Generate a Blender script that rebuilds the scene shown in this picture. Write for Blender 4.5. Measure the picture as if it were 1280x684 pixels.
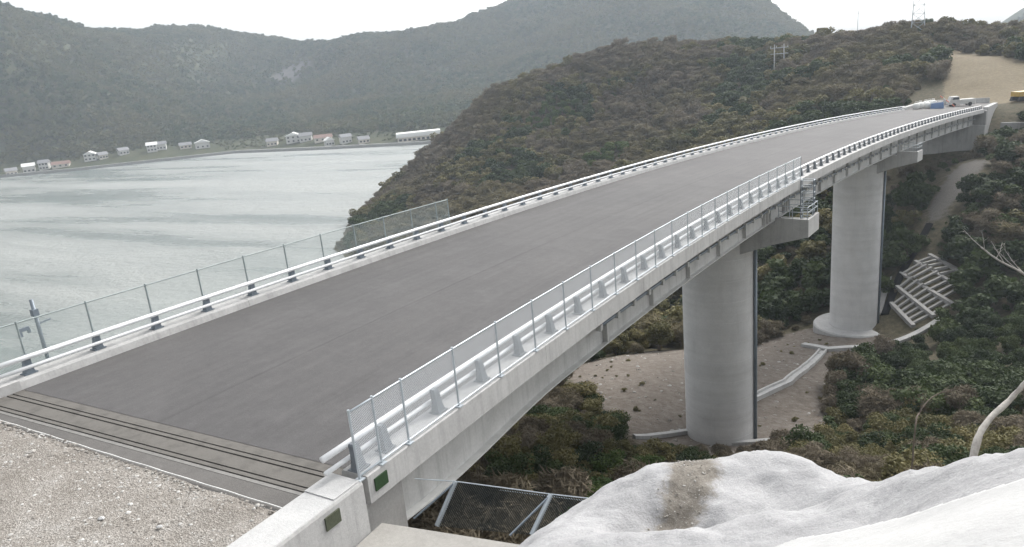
import bpy, math, random
import numpy as np
from mathutils import Matrix, Vector, noise as mnoise

# ------------------------------------------------------------------ camera, sky, sun, exposure
scn = bpy.context.scene
for o in list(bpy.data.objects): bpy.data.objects.remove(o)
C = scn.collection
CAM = np.array([15.92, -9.572, 7.671])
F_PX, PITCH, ROLL, YAW = 914.42, 0.27789, 0.09559, -0.52708
def cam_axes():
    cy, sy, cp, sp = math.cos(YAW), math.sin(YAW), math.cos(PITCH), math.sin(PITCH)
    F = np.array([sy*cp, cy*cp, -sp]); R = np.array([cy, -sy, 0]); U = np.cross(R, F)
    cr, sr = math.cos(ROLL), math.sin(ROLL)
    return R*cr-U*sr, U*cr+R*sr, F
R_, U_, F_ = cam_axes()
cd = bpy.data.cameras.new('camera'); cam = bpy.data.objects.new('camera', cd); C.objects.link(cam)
cd.sensor_width = 36; cd.lens = 36*F_PX/1280; cd.clip_end = 6000; cd.clip_start = 0.1
cam.matrix_world = Matrix(((R_[0], U_[0], -F_[0], CAM[0]), (R_[1], U_[1], -F_[1], CAM[1]), (R_[2], U_[2], -F_[2], CAM[2]), (0, 0, 0, 1)))
scn.camera = cam
SUN_EL, SUN_AZ = math.radians(44), math.radians(12)     # azimuth clockwise from +Y
w = bpy.data.worlds.new('World'); scn.world = w; w.use_nodes = True
nt = w.node_tree; nt.nodes.clear()
sky = nt.nodes.new('ShaderNodeTexSky'); sky.sky_type = 'NISHITA'; sky.sun_disc = False
sky.sun_elevation = SUN_EL; sky.sun_rotation = SUN_AZ; sky.air_density = 1.0; sky.dust_density = 4.0; sky.altitude = 50
hs = nt.nodes.new('ShaderNodeHueSaturation'); hs.inputs['Saturation'].default_value = 0.12
bg = nt.nodes.new('ShaderNodeBackground'); bg.inputs[1].default_value = 0.15
wo = nt.nodes.new('ShaderNodeOutputWorld')
nt.links.new(sky.outputs[0], hs.inputs['Color']); nt.links.new(hs.outputs[0], bg.inputs[0]); nt.links.new(bg.outputs[0], wo.inputs[0])
sd = bpy.data.lights.new('sun', 'SUN'); sd.energy = 1.2; sd.angle = math.radians(25); sd.color = (1, 0.96, 0.9)
sun = bpy.data.objects.new('sun', sd); C.objects.link(sun)
sv = Vector((math.sin(SUN_AZ)*math.cos(SUN_EL), math.cos(SUN_AZ)*math.cos(SUN_EL), math.sin(SUN_EL)))
sun.rotation_euler = sv.to_track_quat('Z', 'Y').to_euler(); sun.location = (60, 60, 120)
scn.view_settings.view_transform = 'Standard'; scn.view_settings.look = 'None'
scn.view_settings.exposure = 1.15; scn.view_settings.gamma = 1; scn.view_settings.use_curve_mapping = False

rng = np.random.default_rng(7); random.seed(7)

# ------------------------------------------------------------------ materials
class N:
    """small node-graph helper"""
    def __init__(s, name):
        s.m = bpy.data.materials.new(name); s.m.use_nodes = True; s.t = s.m.node_tree; s.t.nodes.clear()
        s.out = s.t.nodes.new('ShaderNodeOutputMaterial'); s.b = s.t.nodes.new('ShaderNodeBsdfPrincipled')
        s.t.links.new(s.b.outputs[0], s.out.inputs[0])
    def n(s, typ, **kw):
        x = s.t.nodes.new(typ)
        for k, v in kw.items(): setattr(x, k, v)
        return x
    def l(s, a, b): s.t.links.new(a, b)
    def coord(s, kind='Object', scale=(1, 1, 1)):
        if kind == 'World': o = s.n('ShaderNodeNewGeometry').outputs['Position']
        else: o = s.n('ShaderNodeTexCoord').outputs[kind]
        mp = s.n('ShaderNodeMapping'); mp.inputs['Scale'].default_value = scale; s.l(o, mp.inputs[0]); return mp.outputs[0]
    def noise(s, vec, scale, detail=5, rough=0.6):
        x = s.n('ShaderNodeTexNoise'); x.inputs['Scale'].default_value = scale; x.inputs['Detail'].default_value = detail
        x.inputs['Roughness'].default_value = rough; s.l(vec, x.inputs['Vector']); return x.outputs['Fac']
    def ramp(s, fac, stops):
        r = s.n('ShaderNodeValToRGB'); e = r.color_ramp.elements
        while len(e) < len(stops): e.new(0.5)
        for el, (p, c) in zip(e, stops): el.position = p; el.color = (*c, 1) if len(c) == 3 else c
        s.l(fac, r.inputs[0]); return r.outputs[0]
    def mix(s, fac, a, b, mode='MIX'):
        x = s.n('ShaderNodeMix', data_type='RGBA', blend_type=mode)
        for i, v in ((0, fac), (6, a), (7, b)):
            if isinstance(v, (int, float)): x.inputs[i].default_value = v
            elif isinstance(v, tuple): x.inputs[i].default_value = (*v, 1) if len(v) == 3 else v
            else: s.l(v, x.inputs[i])
        return x.outputs[2]
    def math(s, op, a, b=0.0):
        x = s.n('ShaderNodeMath', operation=op)
        for i, v in ((0, a), (1, b)):
            if isinstance(v, (int, float)): x.inputs[i].default_value = v
            else: s.l(v, x.inputs[i])
        return x.outputs[0]
    def bump(s, h, strength=0.3, dist=0.05):
        b = s.n('ShaderNodeBump'); b.inputs['Strength'].default_value = strength; b.inputs['Distance'].default_value = dist
        s.l(h, b.inputs['Height']); s.l(b.outputs[0], s.b.inputs['Normal'])
    def base(s, c, rough=0.8, metal=0.0, spec=0.5):
        if isinstance(c, tuple): s.b.inputs['Base Color'].default_value = (*c, 1)
        else: s.l(c, s.b.inputs['Base Color'])
        s.b.inputs['Roughness'].default_value = rough; s.b.inputs['Metallic'].default_value = metal
        s.b.inputs['Specular IOR Level'].default_value = spec
        return s.m

def concrete(name, col, stain=0.35, streak=True, scale=1.0):
    k = N(name); v = k.coord('World')
    a = k.noise(v, 0.9*scale, 6, .65); f = k.noise(v, 14*scale, 4, .7)
    dk = tuple(c*(1-stain) for c in col); lt = tuple(min(1, c*1.08) for c in col)
    c = k.ramp(a, [(.3, dk), (.52, col), (.75, lt)])
    if streak:
        vs = k.coord('World', (2.2, 2.2, .16)); st = k.noise(vs, 1.3, 5, .7)
        c = k.mix(k.ramp(st, [(.5, (0, 0, 0)), (.72, (.55, .55, .55))]), c, tuple(x*.55 for x in col))
    c = k.mix(0.25, c, k.ramp(f, [(.3, (.35, .35, .35)), (.7, (1, 1, 1))]), 'MULTIPLY')
    k.bump(f, .25, .02)
    return k.base(c, .85, spec=.3)
M = {}
M['concrete'] = concrete('concrete', (.33, .325, .315), .22)
M['concrete_pale'] = concrete('concrete_pale', (.44, .437, .43), .16)
def mk_pier():
    k = N('concrete_pier'); v = k.coord('World'); f = k.noise(v, 12, 4, .7); a = k.noise(v, .7, 6, .65)
    bands = k.noise(k.coord('World', (.05, .05, 1.0)), .9, 4, .7); st = k.noise(k.coord('World', (1.6, 1.6, .1)), 1.0, 5, .7)
    c = k.ramp(bands, [(.3, (.55, .545, .535)), (.5, (.61, .607, .60)), (.72, (.65, .645, .635))])
    c = k.mix(.45, c, k.ramp(a, [(.3, (.75, .75, .75)), (.65, (1.05, 1.05, 1.05))]), 'MULTIPLY'); c = k.mix(k.ramp(st, [(.56, (0, 0, 0)), (.8, (.3, .3, .3))]), c, (.34, .335, .32))
    c = k.mix(.25, c, k.ramp(f, [(.3, (.5, .5, .5)), (.7, (1, 1, 1))]), 'MULTIPLY'); k.bump(f, .25, .02)
    return k.base(c, .85, spec=.25)
M['concrete_pier'] = mk_pier()
M['concrete_tan'] = concrete('concrete_tan', (.31, .30, .28), .25, False)
def mk_asphalt(name, dark, light, seam):
    k = N(name); uv = k.n('ShaderNodeTexCoord').outputs['UV']
    sep = k.n('ShaderNodeSeparateXYZ'); k.l(uv, sep.inputs[0]); U, S = sep.outputs[0], sep.outputs[1]
    wv = k.coord('World')
    big = k.noise(wv, .16, 5, .6); fine = k.noise(wv, 38, 3, .8); med = k.noise(wv, 3.2, 5, .7)
    mp = k.n('ShaderNodeMapping'); mp.inputs['Scale'].default_value = (1.5, .03, 1); k.l(uv, mp.inputs[0])
    lane = k.noise(mp.outputs[0], 1.6, 4, .6)
    c = k.ramp(lane, [(.3, dark), (.7, light)])
    c = k.mix(.55, c, k.ramp(big, [(.3, (.72, .72, .72)), (.7, (1.15, 1.13, 1.1))]), 'MULTIPLY')
    c = k.mix(.5, c, k.ramp(med, [(.3, (.78, .78, .78)), (.7, (1.12, 1.12, 1.12))]), 'MULTIPLY')
    c = k.mix(.75, c, k.ramp(fine, [(.25, (.5, .5, .5)), (.6, (1, 1, 1)), (.8, (1.5, 1.5, 1.5))]), 'MULTIPLY')
    dust = k.noise(wv, .45, 7, .75); c = k.mix(k.ramp(dust, [(.5, (0, 0, 0)), (.72, (.2, .2, .2))]), c, tuple(x*1.6 for x in light))
    dk2 = k.noise(wv, .23, 5, .6); c = k.mix(k.ramp(dk2, [(.56, (0, 0, 0)), (.7, (.3, .3, .3))]), c, tuple(x*.6 for x in dark))
    if seam:
        wob = k.math('MULTIPLY', k.math('SUBTRACT', k.noise(wv, .7, 3), .5), .12)
        for u0, wd, amt in ((-.25, .05, .26), (2.9, .04, .10), (-3.1, .04, .08)):
            d = k.math('ABSOLUTE', k.math('SUBTRACT', k.math('ADD', U, wob), u0))
            f = k.math('MULTIPLY', k.math('LESS_THAN', d, wd), k.math('MULTIPLY', k.noise(wv, 1.1, 4), amt*2))
            c = k.mix(f, c, (.02, .02, .02))
    k.bump(fine, .5, .012)
    return k.base(c, .82, spec=.35)
M['asphalt'] = mk_asphalt('asphalt', (.077, .0745, .0755), (.096, .0935, .0945), True)
M['asphalt_strip'] = mk_asphalt('asphalt_strip', (.105, .10, .096), (.125, .12, .115), False)
def mk_plain(name, col, rough, metal=0.0, var=.12, scale=3.0, spec=.5):
    k = N(name); f = k.noise(k.coord('World'), scale, 5, .65)
    c = k.ramp(f, [(.3, tuple(x*(1-var) for x in col)), (.7, tuple(min(1, x*(1+var)) for x in col))])
    return k.base(c, rough, metal, spec)
M['rail_white'] = mk_plain('rail_white', (.72, .73, .74), .42, 0, .06)
M['galv'] = mk_plain('galvanised_steel', (.42, .46, .49), .45, .35, .12)
M['galv_dark'] = mk_plain('weathered_steel', (.17, .20, .23), .5, .3, .15)
M['post_steel'] = mk_plain('post_steel', (.125, .14, .155), .6, .0, .15)
M['fence_grey'] = mk_plain('fence_grey', (.26, .30, .30), .55, .1, .15)
M['girder_paint'] = concrete('girder_paint', (.50, .50, .49), .15)
M['girder_pale'] = mk_plain('girder_flange_paint', (.46, .46, .45), .55, 0, .1)
M['rubber'] = mk_plain('rubber', (.03, .03, .03), .7)
M['steel_strip'] = mk_plain('steel_strip', (.17, .165, .155), .6, .2, .2, 6)
M['header'] = concrete('header_concrete', (.125, .118, .108), .3, False, 3)
M['plate_green'] = mk_plain('plate_green', (.028, .062, .026), .4, .2, .25, 20)
M['plate_bronze'] = mk_plain('plate_bronze', (.075, .085, .055), .45, .3, .25, 20)
M['black_sheet'] = mk_plain('black_sheet', (.010, .010, .011), .95, 0, .12, 3, .05)
M['white_sheet'] = mk_plain('white_sheet', (.62, .62, .60), .6)
M['blue_sheet'] = mk_plain('blue_sheet', (.12, .20, .36), .5)
M['yellow_paint'] = mk_plain('yellow_paint', (.42, .28, .06), .45)
M['red_paint'] = mk_plain('red_paint', (.55, .16, .10), .5)
M['dark_glass'] = mk_plain('dark_glass', (.03, .035, .04), .15)
M['roof_tile'] = mk_plain('roof_tile', (.20, .20, .21), .7, 0, .3)
M['roof_red'] = mk_plain('roof_red', (.22, .14, .115), .7, 0, .3)
M['roof_pale'] = mk_plain('roof_pale', (.66, .66, .645), .6, 0, .05)
M['wall_white'] = mk_plain('wall_white', (.50, .495, .475), .8, 0, .08)
M['wall_cream'] = mk_plain('wall_cream', (.55, .51, .45), .8, 0, .1)
M['bark'] = mk_plain('bark', (.16, .13, .105), .9, 0, .35, 8)
M['bark_pale'] = mk_plain('bark_pale', (.36, .34, .31), .9, 0, .3, 8)

def mk_shotcrete():
    k = N('shotcrete'); v = k.coord('World'); a = k.noise(v, .8, 7, .7); f = k.noise(v, 9, 6, .75)
    at = k.n('ShaderNodeAttribute', attribute_name='dirt'); 
    c = k.ramp(a, [(.3, (.30, .30, .305)), (.6, (.40, .40, .405))])
    c = k.mix(.4, c, k.ramp(f, [(.3, (.7, .7, .7)), (.65, (1, 1, 1))]), 'MULTIPLY')
    dirt = k.ramp(f, [(.25, (.12, .105, .088)), (.7, (.25, .232, .205))])
    c = k.mix(k.ramp(k.math('ADD', at.outputs['Fac'], k.math('ADD', k.math('MULTIPLY', k.math('SUBTRACT', a, .5), 1.9), k.math('MULTIPLY', k.math('SUBTRACT', f, .5), .9))), [(.34, (0, 0, 0)), (.66, (1, 1, 1))]), c, dirt)
    sp2 = k.noise(v, 34, 4, .8); c = k.mix(.5, c, k.ramp(sp2, [(.3, (.55, .55, .55)), (.55, (1, 1, 1))]), 'MULTIPLY')
    k.bump(f, .7, .05)
    return k.base(c, .9, spec=.2)
M['shotcrete'] = mk_shotcrete()
def mk_berm():
    k = N('mortar_berm'); v = k.coord('World'); a = k.noise(v, 1.1, 7, .7); f = k.noise(v, 16, 6, .75)
    c = k.ramp(a, [(.3, (.39, .39, .39)), (.65, (.46, .46, .455))]); c = k.mix(.35, c, k.ramp(f, [(.3, (.65, .65, .65)), (.6, (1, 1, 1))]), 'MULTIPLY'); k.bump(f, .5, .03)
    return k.base(c, .9, spec=.2)
M['berm'] = mk_berm()
def mk_gravel():
    k = N('gravel_ground'); v = k.coord('World'); a = k.noise(v, .7, 6, .65); f = k.noise(v, 26, 5, .8)
    vo = k.n('ShaderNodeTexVoronoi'); vo.inputs['Scale'].default_value = 30; k.l(v, vo.inputs['Vector'])
    c = k.ramp(a, [(.3, (.20, .182, .162)), (.55, (.27, .252, .23)), (.75, (.33, .318, .30))])
    c = k.mix(.7, c, k.ramp(vo.outputs['Color'], [(.1, (.6, .58, .55)), (.6, (1, 1, 1)), (.95, (1.35, 1.35, 1.35))]), 'MULTIPLY')
    c = k.mix(.5, c, k.ramp(f, [(.3, (.55, .55, .55)), (.65, (1.1, 1.1, 1.1))]), 'MULTIPLY')
    k.bump(vo.outputs['Distance'], .8, .03)
    return k.base(c, .95, spec=.2)
M['gravel'] = mk_gravel()
def mk_stone():
    k = N('stone'); r = k.n('ShaderNodeObjectInfo').outputs['Random']; f = k.noise(k.coord('World'), 7, 3)
    c = k.ramp(k.math('ADD', k.math('MULTIPLY', r, .5), k.math('MULTIPLY', f, .5)), [(.2, (.13, .118, .105)), (.45, (.25, .232, .21)), (.65, (.34, .33, .31)), (.85, (.56, .555, .545))])
    return k.base(c, .9, spec=.25)
M['stone'] = mk_stone()
def mk_ground():
    k = N('hill_soil'); v = k.coord('World'); a = k.noise(v, .12, 6, .7); f = k.noise(v, 1.4, 6, .75); g = k.noise(v, 9, 4, .8)
    z = k.n('ShaderNodeAttribute', attribute_name='zone'); sp = k.n('ShaderNodeSeparateColor'); k.l(z.outputs['Color'], sp.inputs[0])
    under = k.ramp(f, [(.3, (.035, .036, .020)), (.5, (.075, .066, .042)), (.7, (.12, .10, .068))])
    dirt = k.ramp(f, [(.28, (.095, .078, .062)), (.5, (.155, .134, .114)), (.72, (.22, .20, .18))])
    dirt = k.mix(.5, dirt, k.ramp(g, [(.3, (.6, .6, .6)), (.65, (1.1, 1.1, 1.1))]), 'MULTIPLY')
    tan = k.ramp(f, [(.3, (.12, .098, .062)), (.7, (.205, .17, .115))])
    grey = k.ramp(g, [(.3, (.07, .066, .06)), (.7, (.16, .15, .14))])
    def msk(ch): return k.ramp(k.math('ADD', sp.outputs[ch], k.math('MULTIPLY', k.math('SUBTRACT', f, .5), .7)), [(.4, (0, 0, 0)), (.6, (1, 1, 1))])
    c = k.mix(msk(0), under, dirt); c = k.mix(msk(1), c, tan); c = k.mix(msk(2), c, grey)
    k.bump(f, .6, .25)
    return k.base(c, .95, spec=.15)
M['soil'] = mk_ground()
def mk_farsoil():
    k = N('mountain_soil'); v = k.coord('World'); f = k.noise(v, .05, 7, .75)
    z = k.n('ShaderNodeAttribute', attribute_name='zone'); sp = k.n('ShaderNodeSeparateColor'); k.l(z.outputs['Color'], sp.inputs[0])
    c = k.ramp(f, [(.3, (.035, .045, .025)), (.7, (.085, .085, .05))])
    rock = k.ramp(k.noise(v, .12, 6, .8), [(.3, (.09, .085, .085)), (.7, (.17, .16, .16))])
    c = k.mix(k.ramp(k.math('ADD', sp.outputs[0], k.math('MULTIPLY', k.math('SUBTRACT', f, .5), .6)), [(.4, (0, 0, 0)), (.6, (1, 1, 1))]), c, rock)
    return k.base(c, .95, spec=.1)
M['farsoil'] = mk_farsoil()
def mk_leaf(name, stops, rough=.7, trans=.25, patch=0.0, pcol=(.2, .16, .08), pscale=.03):
    k = N(name); r = k.n('ShaderNodeObjectInfo').outputs['Random']; f = k.noise(k.coord('Object'), 4.5, 3, .6)
    c = k.ramp(k.math('ADD', k.math('MULTIPLY', r, .62), k.math('MULTIPLY', f, .38)), stops)
    if patch:      # stands of other species; on far hills also colour standing in for fold shading
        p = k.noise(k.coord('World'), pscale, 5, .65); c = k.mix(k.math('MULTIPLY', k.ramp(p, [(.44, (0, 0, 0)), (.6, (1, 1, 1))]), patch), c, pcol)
    m = k.base(c, rough, spec=.2)
    tl = k.n('ShaderNodeBsdfTranslucent'); k.l(c, tl.inputs[0]); mx = k.n('ShaderNodeMixShader'); mx.inputs[0].default_value = trans
    k.l(k.b.outputs[0], mx.inputs[1]); k.l(tl.outputs[0], mx.inputs[2]); k.l(mx.outputs[0], k.out.inputs[0])
    return m
M['leaf_green'] = mk_leaf('leaf_green', [(.15, (.022, .036, .013)), (.45, (.036, .055, .018)), (.75, (.055, .078, .024)), (.95, (.085, .10, .03))])
M['leaf_bright'] = mk_leaf('leaf_bright', [(.2, (.045, .08, .02)), (.6, (.07, .105, .026)), (.9, (.11, .13, .035))])
M['leaf_olive'] = mk_leaf('leaf_olive', [(.15, (.09, .086, .036)), (.5, (.14, .127, .053)), (.9, (.19, .165, .075))])
M['twig_brown'] = mk_leaf('twig_brown', [(.15, (.10, .083, .058)), (.5, (.145, .122, .088)), (.9, (.195, .166, .124))], .9, .2, .55, (.15, .135, .06), .035)
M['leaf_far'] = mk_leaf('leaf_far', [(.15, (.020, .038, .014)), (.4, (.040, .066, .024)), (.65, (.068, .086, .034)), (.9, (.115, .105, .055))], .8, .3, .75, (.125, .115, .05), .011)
def mk_water():
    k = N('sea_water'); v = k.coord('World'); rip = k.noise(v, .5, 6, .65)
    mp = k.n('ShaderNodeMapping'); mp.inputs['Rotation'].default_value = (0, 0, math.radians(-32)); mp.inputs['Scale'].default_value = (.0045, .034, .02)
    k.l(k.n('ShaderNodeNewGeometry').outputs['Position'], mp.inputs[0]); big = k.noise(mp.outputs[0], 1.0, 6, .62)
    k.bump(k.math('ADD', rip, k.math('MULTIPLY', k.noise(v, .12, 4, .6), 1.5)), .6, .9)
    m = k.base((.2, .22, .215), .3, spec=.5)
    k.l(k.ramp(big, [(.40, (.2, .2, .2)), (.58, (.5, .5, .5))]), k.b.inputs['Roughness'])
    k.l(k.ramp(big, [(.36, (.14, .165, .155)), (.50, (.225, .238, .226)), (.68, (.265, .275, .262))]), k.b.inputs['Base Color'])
    return m
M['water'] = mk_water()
def mk_mesh(name, pitch, wire, col):
    k = N(name); uv = k.n('ShaderNodeTexCoord').outputs['UV']; sep = k.n('ShaderNodeSeparateXYZ'); k.l(uv, sep.inputs[0])
    a = k.math('ADD', sep.outputs[0], sep.outputs[1]); b = k.math('SUBTRACT', sep.outputs[0], sep.outputs[1])
    f = []
    for x in (a, b):
        fr = k.math('FRACT', k.math('DIVIDE', k.math('ADD', x, 500), pitch)); f.append(k.math('LESS_THAN', fr, wire/pitch))
    al = k.math('MAXIMUM', f[0], f[1]); m = k.base(col, .5, .3)
    k.l(al, k.b.inputs['Alpha'])
    return m
M['mesh_galv'] = mk_mesh('galvanised_mesh', .04, .009, (.72, .76, .80))
M['mesh_light'] = mk_mesh('fine_mesh', .05, .0062, (.42, .48, .47))
M['mesh_dark'] = mk_mesh('dark_mesh', .05, .018, (.010, .014, .013))

# ------------------------------------------------------------------ mesh helpers
class MB:
    def __init__(s): s.v = []; s.f = []; s.uv = {}
    def quad(s, a, b, c, d, uv=None):
        i = len(s.v); s.v += [tuple(a), tuple(b), tuple(c), tuple(d)]; s.f.append((i, i+1, i+2, i+3))
        if uv: s.uv[len(s.f)-1] = uv
        return s
    def hexa(s, p):      # 8 points: 4 bottom (ccw from above), 4 top
        i = len(s.v); s.v += [tuple(map(float, q)) for q in p]
        for f in ((3, 2, 1, 0), (4, 5, 6, 7), (0, 1, 5, 4), (1, 2, 6, 5), (2, 3, 7, 6), (3, 0, 4, 7)): s.f.append(tuple(i+k for k in f))
        return s
    def box(s, c, size, rz=0.0):
        x, y, z = c; a, b, h = size[0]/2, size[1]/2, size[2]/2; cs, sn = math.cos(rz), math.sin(rz)
        P = lambda u, v, q: (x+u*cs-v*sn, y+u*sn+v*cs, z+q)
        return s.hexa([P(-a, -b, -h), P(a, -b, -h), P(a, b, -h), P(-a, b, -h), P(-a, -b, h), P(a, -b, h), P(a, b, h), P(-a, b, h)])
    def tube(s, pts, r, n=8, caps=True):
        pts = [Vector(p) for p in pts]; rs = r if isinstance(r, (list, tuple)) else [r]*len(pts); base = len(s.v); m = len(pts)
        for i, p in enumerate(pts):
            t = (pts[min(i+1, m-1)]-pts[max(i-1, 0)]).normalized()
            up = Vector((0, 0, 1)) if abs(t.z) < .95 else Vector((1, 0, 0))
            a = t.cross(up).normalized(); b = a.cross(t).normalized()
            for k in range(n):
                q = p+(a*math.cos(2*math.pi*k/n)+b*math.sin(2*math.pi*k/n))*rs[i]; s.v.append(tuple(q))
        for i in range(m-1):
            for k in range(n):
                k2 = (k+1) % n; s.f.append((base+i*n+k, base+i*n+k2, base+(i+1)*n+k2, base+(i+1)*n+k))
        if caps:
            s.f.append(tuple(base+k for k in range(n))[::-1]); s.f.append(tuple(base+(m-1)*n+k for k in range(n)))
        return s
    def bar(s, a, b, w, h=None):   # rectangular bar
        a, b = Vector(a), Vector(b); h = h or w; t = (b-a).normalized()
        up = Vector((0, 0, 1)) if abs(t.z) < .9 else Vector((0, 1, 0))
        e = t.cross(up).normalized()*w/2; g = e.cross(t).normalized()*h/2
        return s.hexa([a-e-g, a+e-g, a+e+g, a-e+g, b-e-g, b+e-g, b+e+g, b-e+g])
    def rings(s, R, closed=True, cap=True):
        base = len(s.v); n = len(R[0])
        for r in R: s.v += [tuple(map(float, p)) for p in r]
        for i in range(len(R)-1):
            for k in range(n if closed else n-1):
                k2 = (k+1) % n; s.f.append((base+i*n+k, base+i*n+k2, base+(i+1)*n+k2, base+(i+1)*n+k))
        if cap and closed: s.f.append(tuple(base+k for k in range(n))[::-1]); s.f.append(tuple(base+(len(R)-1)*n+k for k in range(n)))
        return s
    def mesh(s, name, mat, smooth=False):
        me = bpy.data.meshes.new(name); me.from_pydata(s.v, [], s.f)
        if s.uv:
            ul = me.uv_layers.new(name='UVMap')
            for p in me.polygons:
                if p.index in s.uv:
                    for li, q in zip(p.loop_indices, s.uv[p.index]): ul.data[li].uv = q
        if mat: me.materials.append(M[mat] if isinstance(mat, str) else mat)
        if smooth: me.polygons.foreach_set('use_smooth', [True]*len(me.polygons))
        me.update(); return me
    def build(s, name, mat, parent=None, smooth=False): return link(name, s.mesh(name, mat, smooth), parent)
def link(name, me, parent=None, loc=None):
    o = bpy.data.objects.new(name, me); C.objects.link(o)
    if parent is not None:
        o.parent = parent; o.matrix_parent_inverse = Matrix.Translation(parent.location).inverted() if loc is None else Matrix()
    if loc is not None: o.location = loc
    return o
def tag(o, label, cat, group=None, kind=None):
    o['label'] = label; o['category'] = cat
    if group: o['group'] = group
    if kind: o['kind'] = kind
    return o
def struct(o): o['kind'] = 'structure'; return o
def empty(name, loc, label, cat, group=None):
    o = bpy.data.objects.new(name, None); C.objects.link(o); o.location = loc; o.empty_display_size = .2
    return tag(o, label, cat, group)

# ------------------------------------------------------------------ bridge alignment (curves right, superelevated, falling)
K0, K1, G0, G1, CF = .0025419, -1.71726e-5, -.032595, -.00025265, .0299
HW, HE = 5.849, 6.573            # pavement half width, outer edge of the kerb
_S = np.arange(-20, 230.01, .25); _T = K0*np.clip(_S, 0, 165)+K1*np.clip(_S, 0, 165)**2/2
_X = np.concatenate([[0], np.cumsum((np.sin(_T[1:])+np.sin(_T[:-1]))*.125)]); _Y = np.concatenate([[0], np.cumsum((np.cos(_T[1:])+np.cos(_T[:-1]))*.125)])
_i0 = int(np.argmin(abs(_S))); _X -= _X[_i0]; _Y -= _Y[_i0]
_Z = np.where(_S > 146, G0*146+G1*146**2/2+(_S-146)*-.03, G0*_S+G1*np.clip(_S, 0, None)**2/2)
def pt(s, u, h=0.0):
    t = np.interp(s, _S, _T)
    return (float(np.interp(s, _S, _X)+u*math.cos(t)), float(np.interp(s, _S, _Y)-u*math.sin(t)), float(np.interp(s, _S, _Z)-CF*u+h))
def sdir(s): return float(np.interp(s, _S, _T))
def sweep(mb, prof, ss, closed=True, cap=True):     # prof: list of (u,h) or function s->list
    R = [[pt(s, u, h) for u, h in (prof(s) if callable(prof) else prof)] for s in ss]
    return mb.rings(R, closed, cap)
def su_of(x, y):       # nearest station and offset, vectorised
    x = np.asarray(x, float); y = np.asarray(y, float); s = y.copy()
    for _ in range(6):
        cx = np.interp(s, _S, _X); cy = np.interp(s, _S, _Y); t = np.interp(s, _S, _T)
        s = np.clip(s+(x-cx)*np.sin(t)+(y-cy)*np.cos(t), -20, 230)
    cx = np.interp(s, _S, _X); cy = np.interp(s, _S, _Y); t = np.interp(s, _S, _T)
    return s, (x-cx)*np.cos(t)-(y-cy)*np.sin(t)
S_END = 146.0

# ------------------------------------------------------------------ terrain
HILL = [(-175,206,-41.1),(-167.4,217.7,-35.8),(-160.9,232.8,-25),(-155.1,243,-18.8),(-145.7,255,-8.5),(-133.7,261.9,-1.7),(-121.7,268.2,2.1),(-107.6,269.3,6.3),(-93.9,269.6,9),(-66.7,273.6,8),(-51.5,272.5,7.7),(-33.6,266,5.1),(-19.5,258.1,4.8),(-9.2,251.2,3),(.2,244.9,4.2),(13,235.4,4.5),(17.4,228.4,1.2),(33.6,194.7,-3.8),(31.2,161.7,-7.3),(20.2,170,-8.6),(-115.9,202.8,-22.5),(-96.5,227.1,-12.6),(-70.5,237.8,-4.2),(-42.4,233.5,-3.3),(-17.1,224.1,-3.4),(4.5,210.1,-2.1),(-97.3,161.3,-31.2),(-73.2,175,-25.8),(-40.2,187.6,-18.5),(-11.2,183.5,-11.9),(6.9,172,-9.5),(-131.3,147.2,-39.9),(-130.4,161.4,-38)]
RIGHT = [(12.4,81.0,-28.6),(19.8,96.4,-22.8),(20,88.3,-25.6),(13.4,89.5,-27.2),(15.7,84.9,-27.9),(17.1,95.4,-22.4),(26.7,99.9,-19.7),(28.4,127.9,-13.9),(25.3,130.1,-12.9),(18.7,125.4,-14.6),(24.7,69.9,-24.1),(22.4,45,-19.4),(16.8,58.4,-24.1),(11.5,52.3,-23.6),(5.5,67.7,-26.4),(15.9,108.4,-19.8),(-3.3,86.5,-31),(5.5,59.6,-24.3),(14.4,40.4,-19.6),(8.6,37.9,-19.4),(8.9,87,-29.2),(5,84,-29),(9,92,-28.6),(4,92,-30),(3.0,43,-22)]
VALLEY = [(-4.9,46.7,-21.4),(-15.2,61.9,-26.1),(-17.8,79.2,-30.7),(-3.3,27.8,-15.5),(-1.9,19.4,-12.4),(1.8,19.1,-12.9),(2.3,36.4,-20.4),(.5,12.6,-9.7),(-16.8,90.2,-33),(3.6,6.2,-6.4)]
BACK = [(-120,330,-30),(-60,340,-20),(0,320,-12),(60,300,-6),(60,240,2),(90,200,0),(70,150,-6),(60,110,-12),(50,70,-17),(40,40,-14),(32,20,-8),(-150,120,-46),(-90,110,-42),(-60,90,-39),(-35,60,-33),(-30,110,-34),(-5,120,-27),(-20,145,-25),(8,133,-22),(17,143,-16),(10,143,-17),(25,142,-14.5),(15,132,-19),(-25,20,-24),(-50,20,-34),(-80,0,-44),(-20,-20,-12),(-120,60,-48),(-200,160,-50),(-210,220,-50),(-190,280,-45),(-230,330,-50),(-160,330,-45),(16,7,-5),(10,9,-7.5),(20,12,-6),(16,-2,-.8),(11,-1,-2.4),(14,2,-2.6),(18,-8,3.5),(24,-4,3),(10,-12,-2),(0,-10,-2.5),(16,-16,4.5),(20,-26,5),(-8,0,-6),(-12,12,-15),(0,-30,-1),(28,-20,5),(24,150,-9.5),(12,158,-9.8),(40,130,-10)]
CTRL = np.array(HILL+RIGHT+VALLEY+BACK, float)
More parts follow.
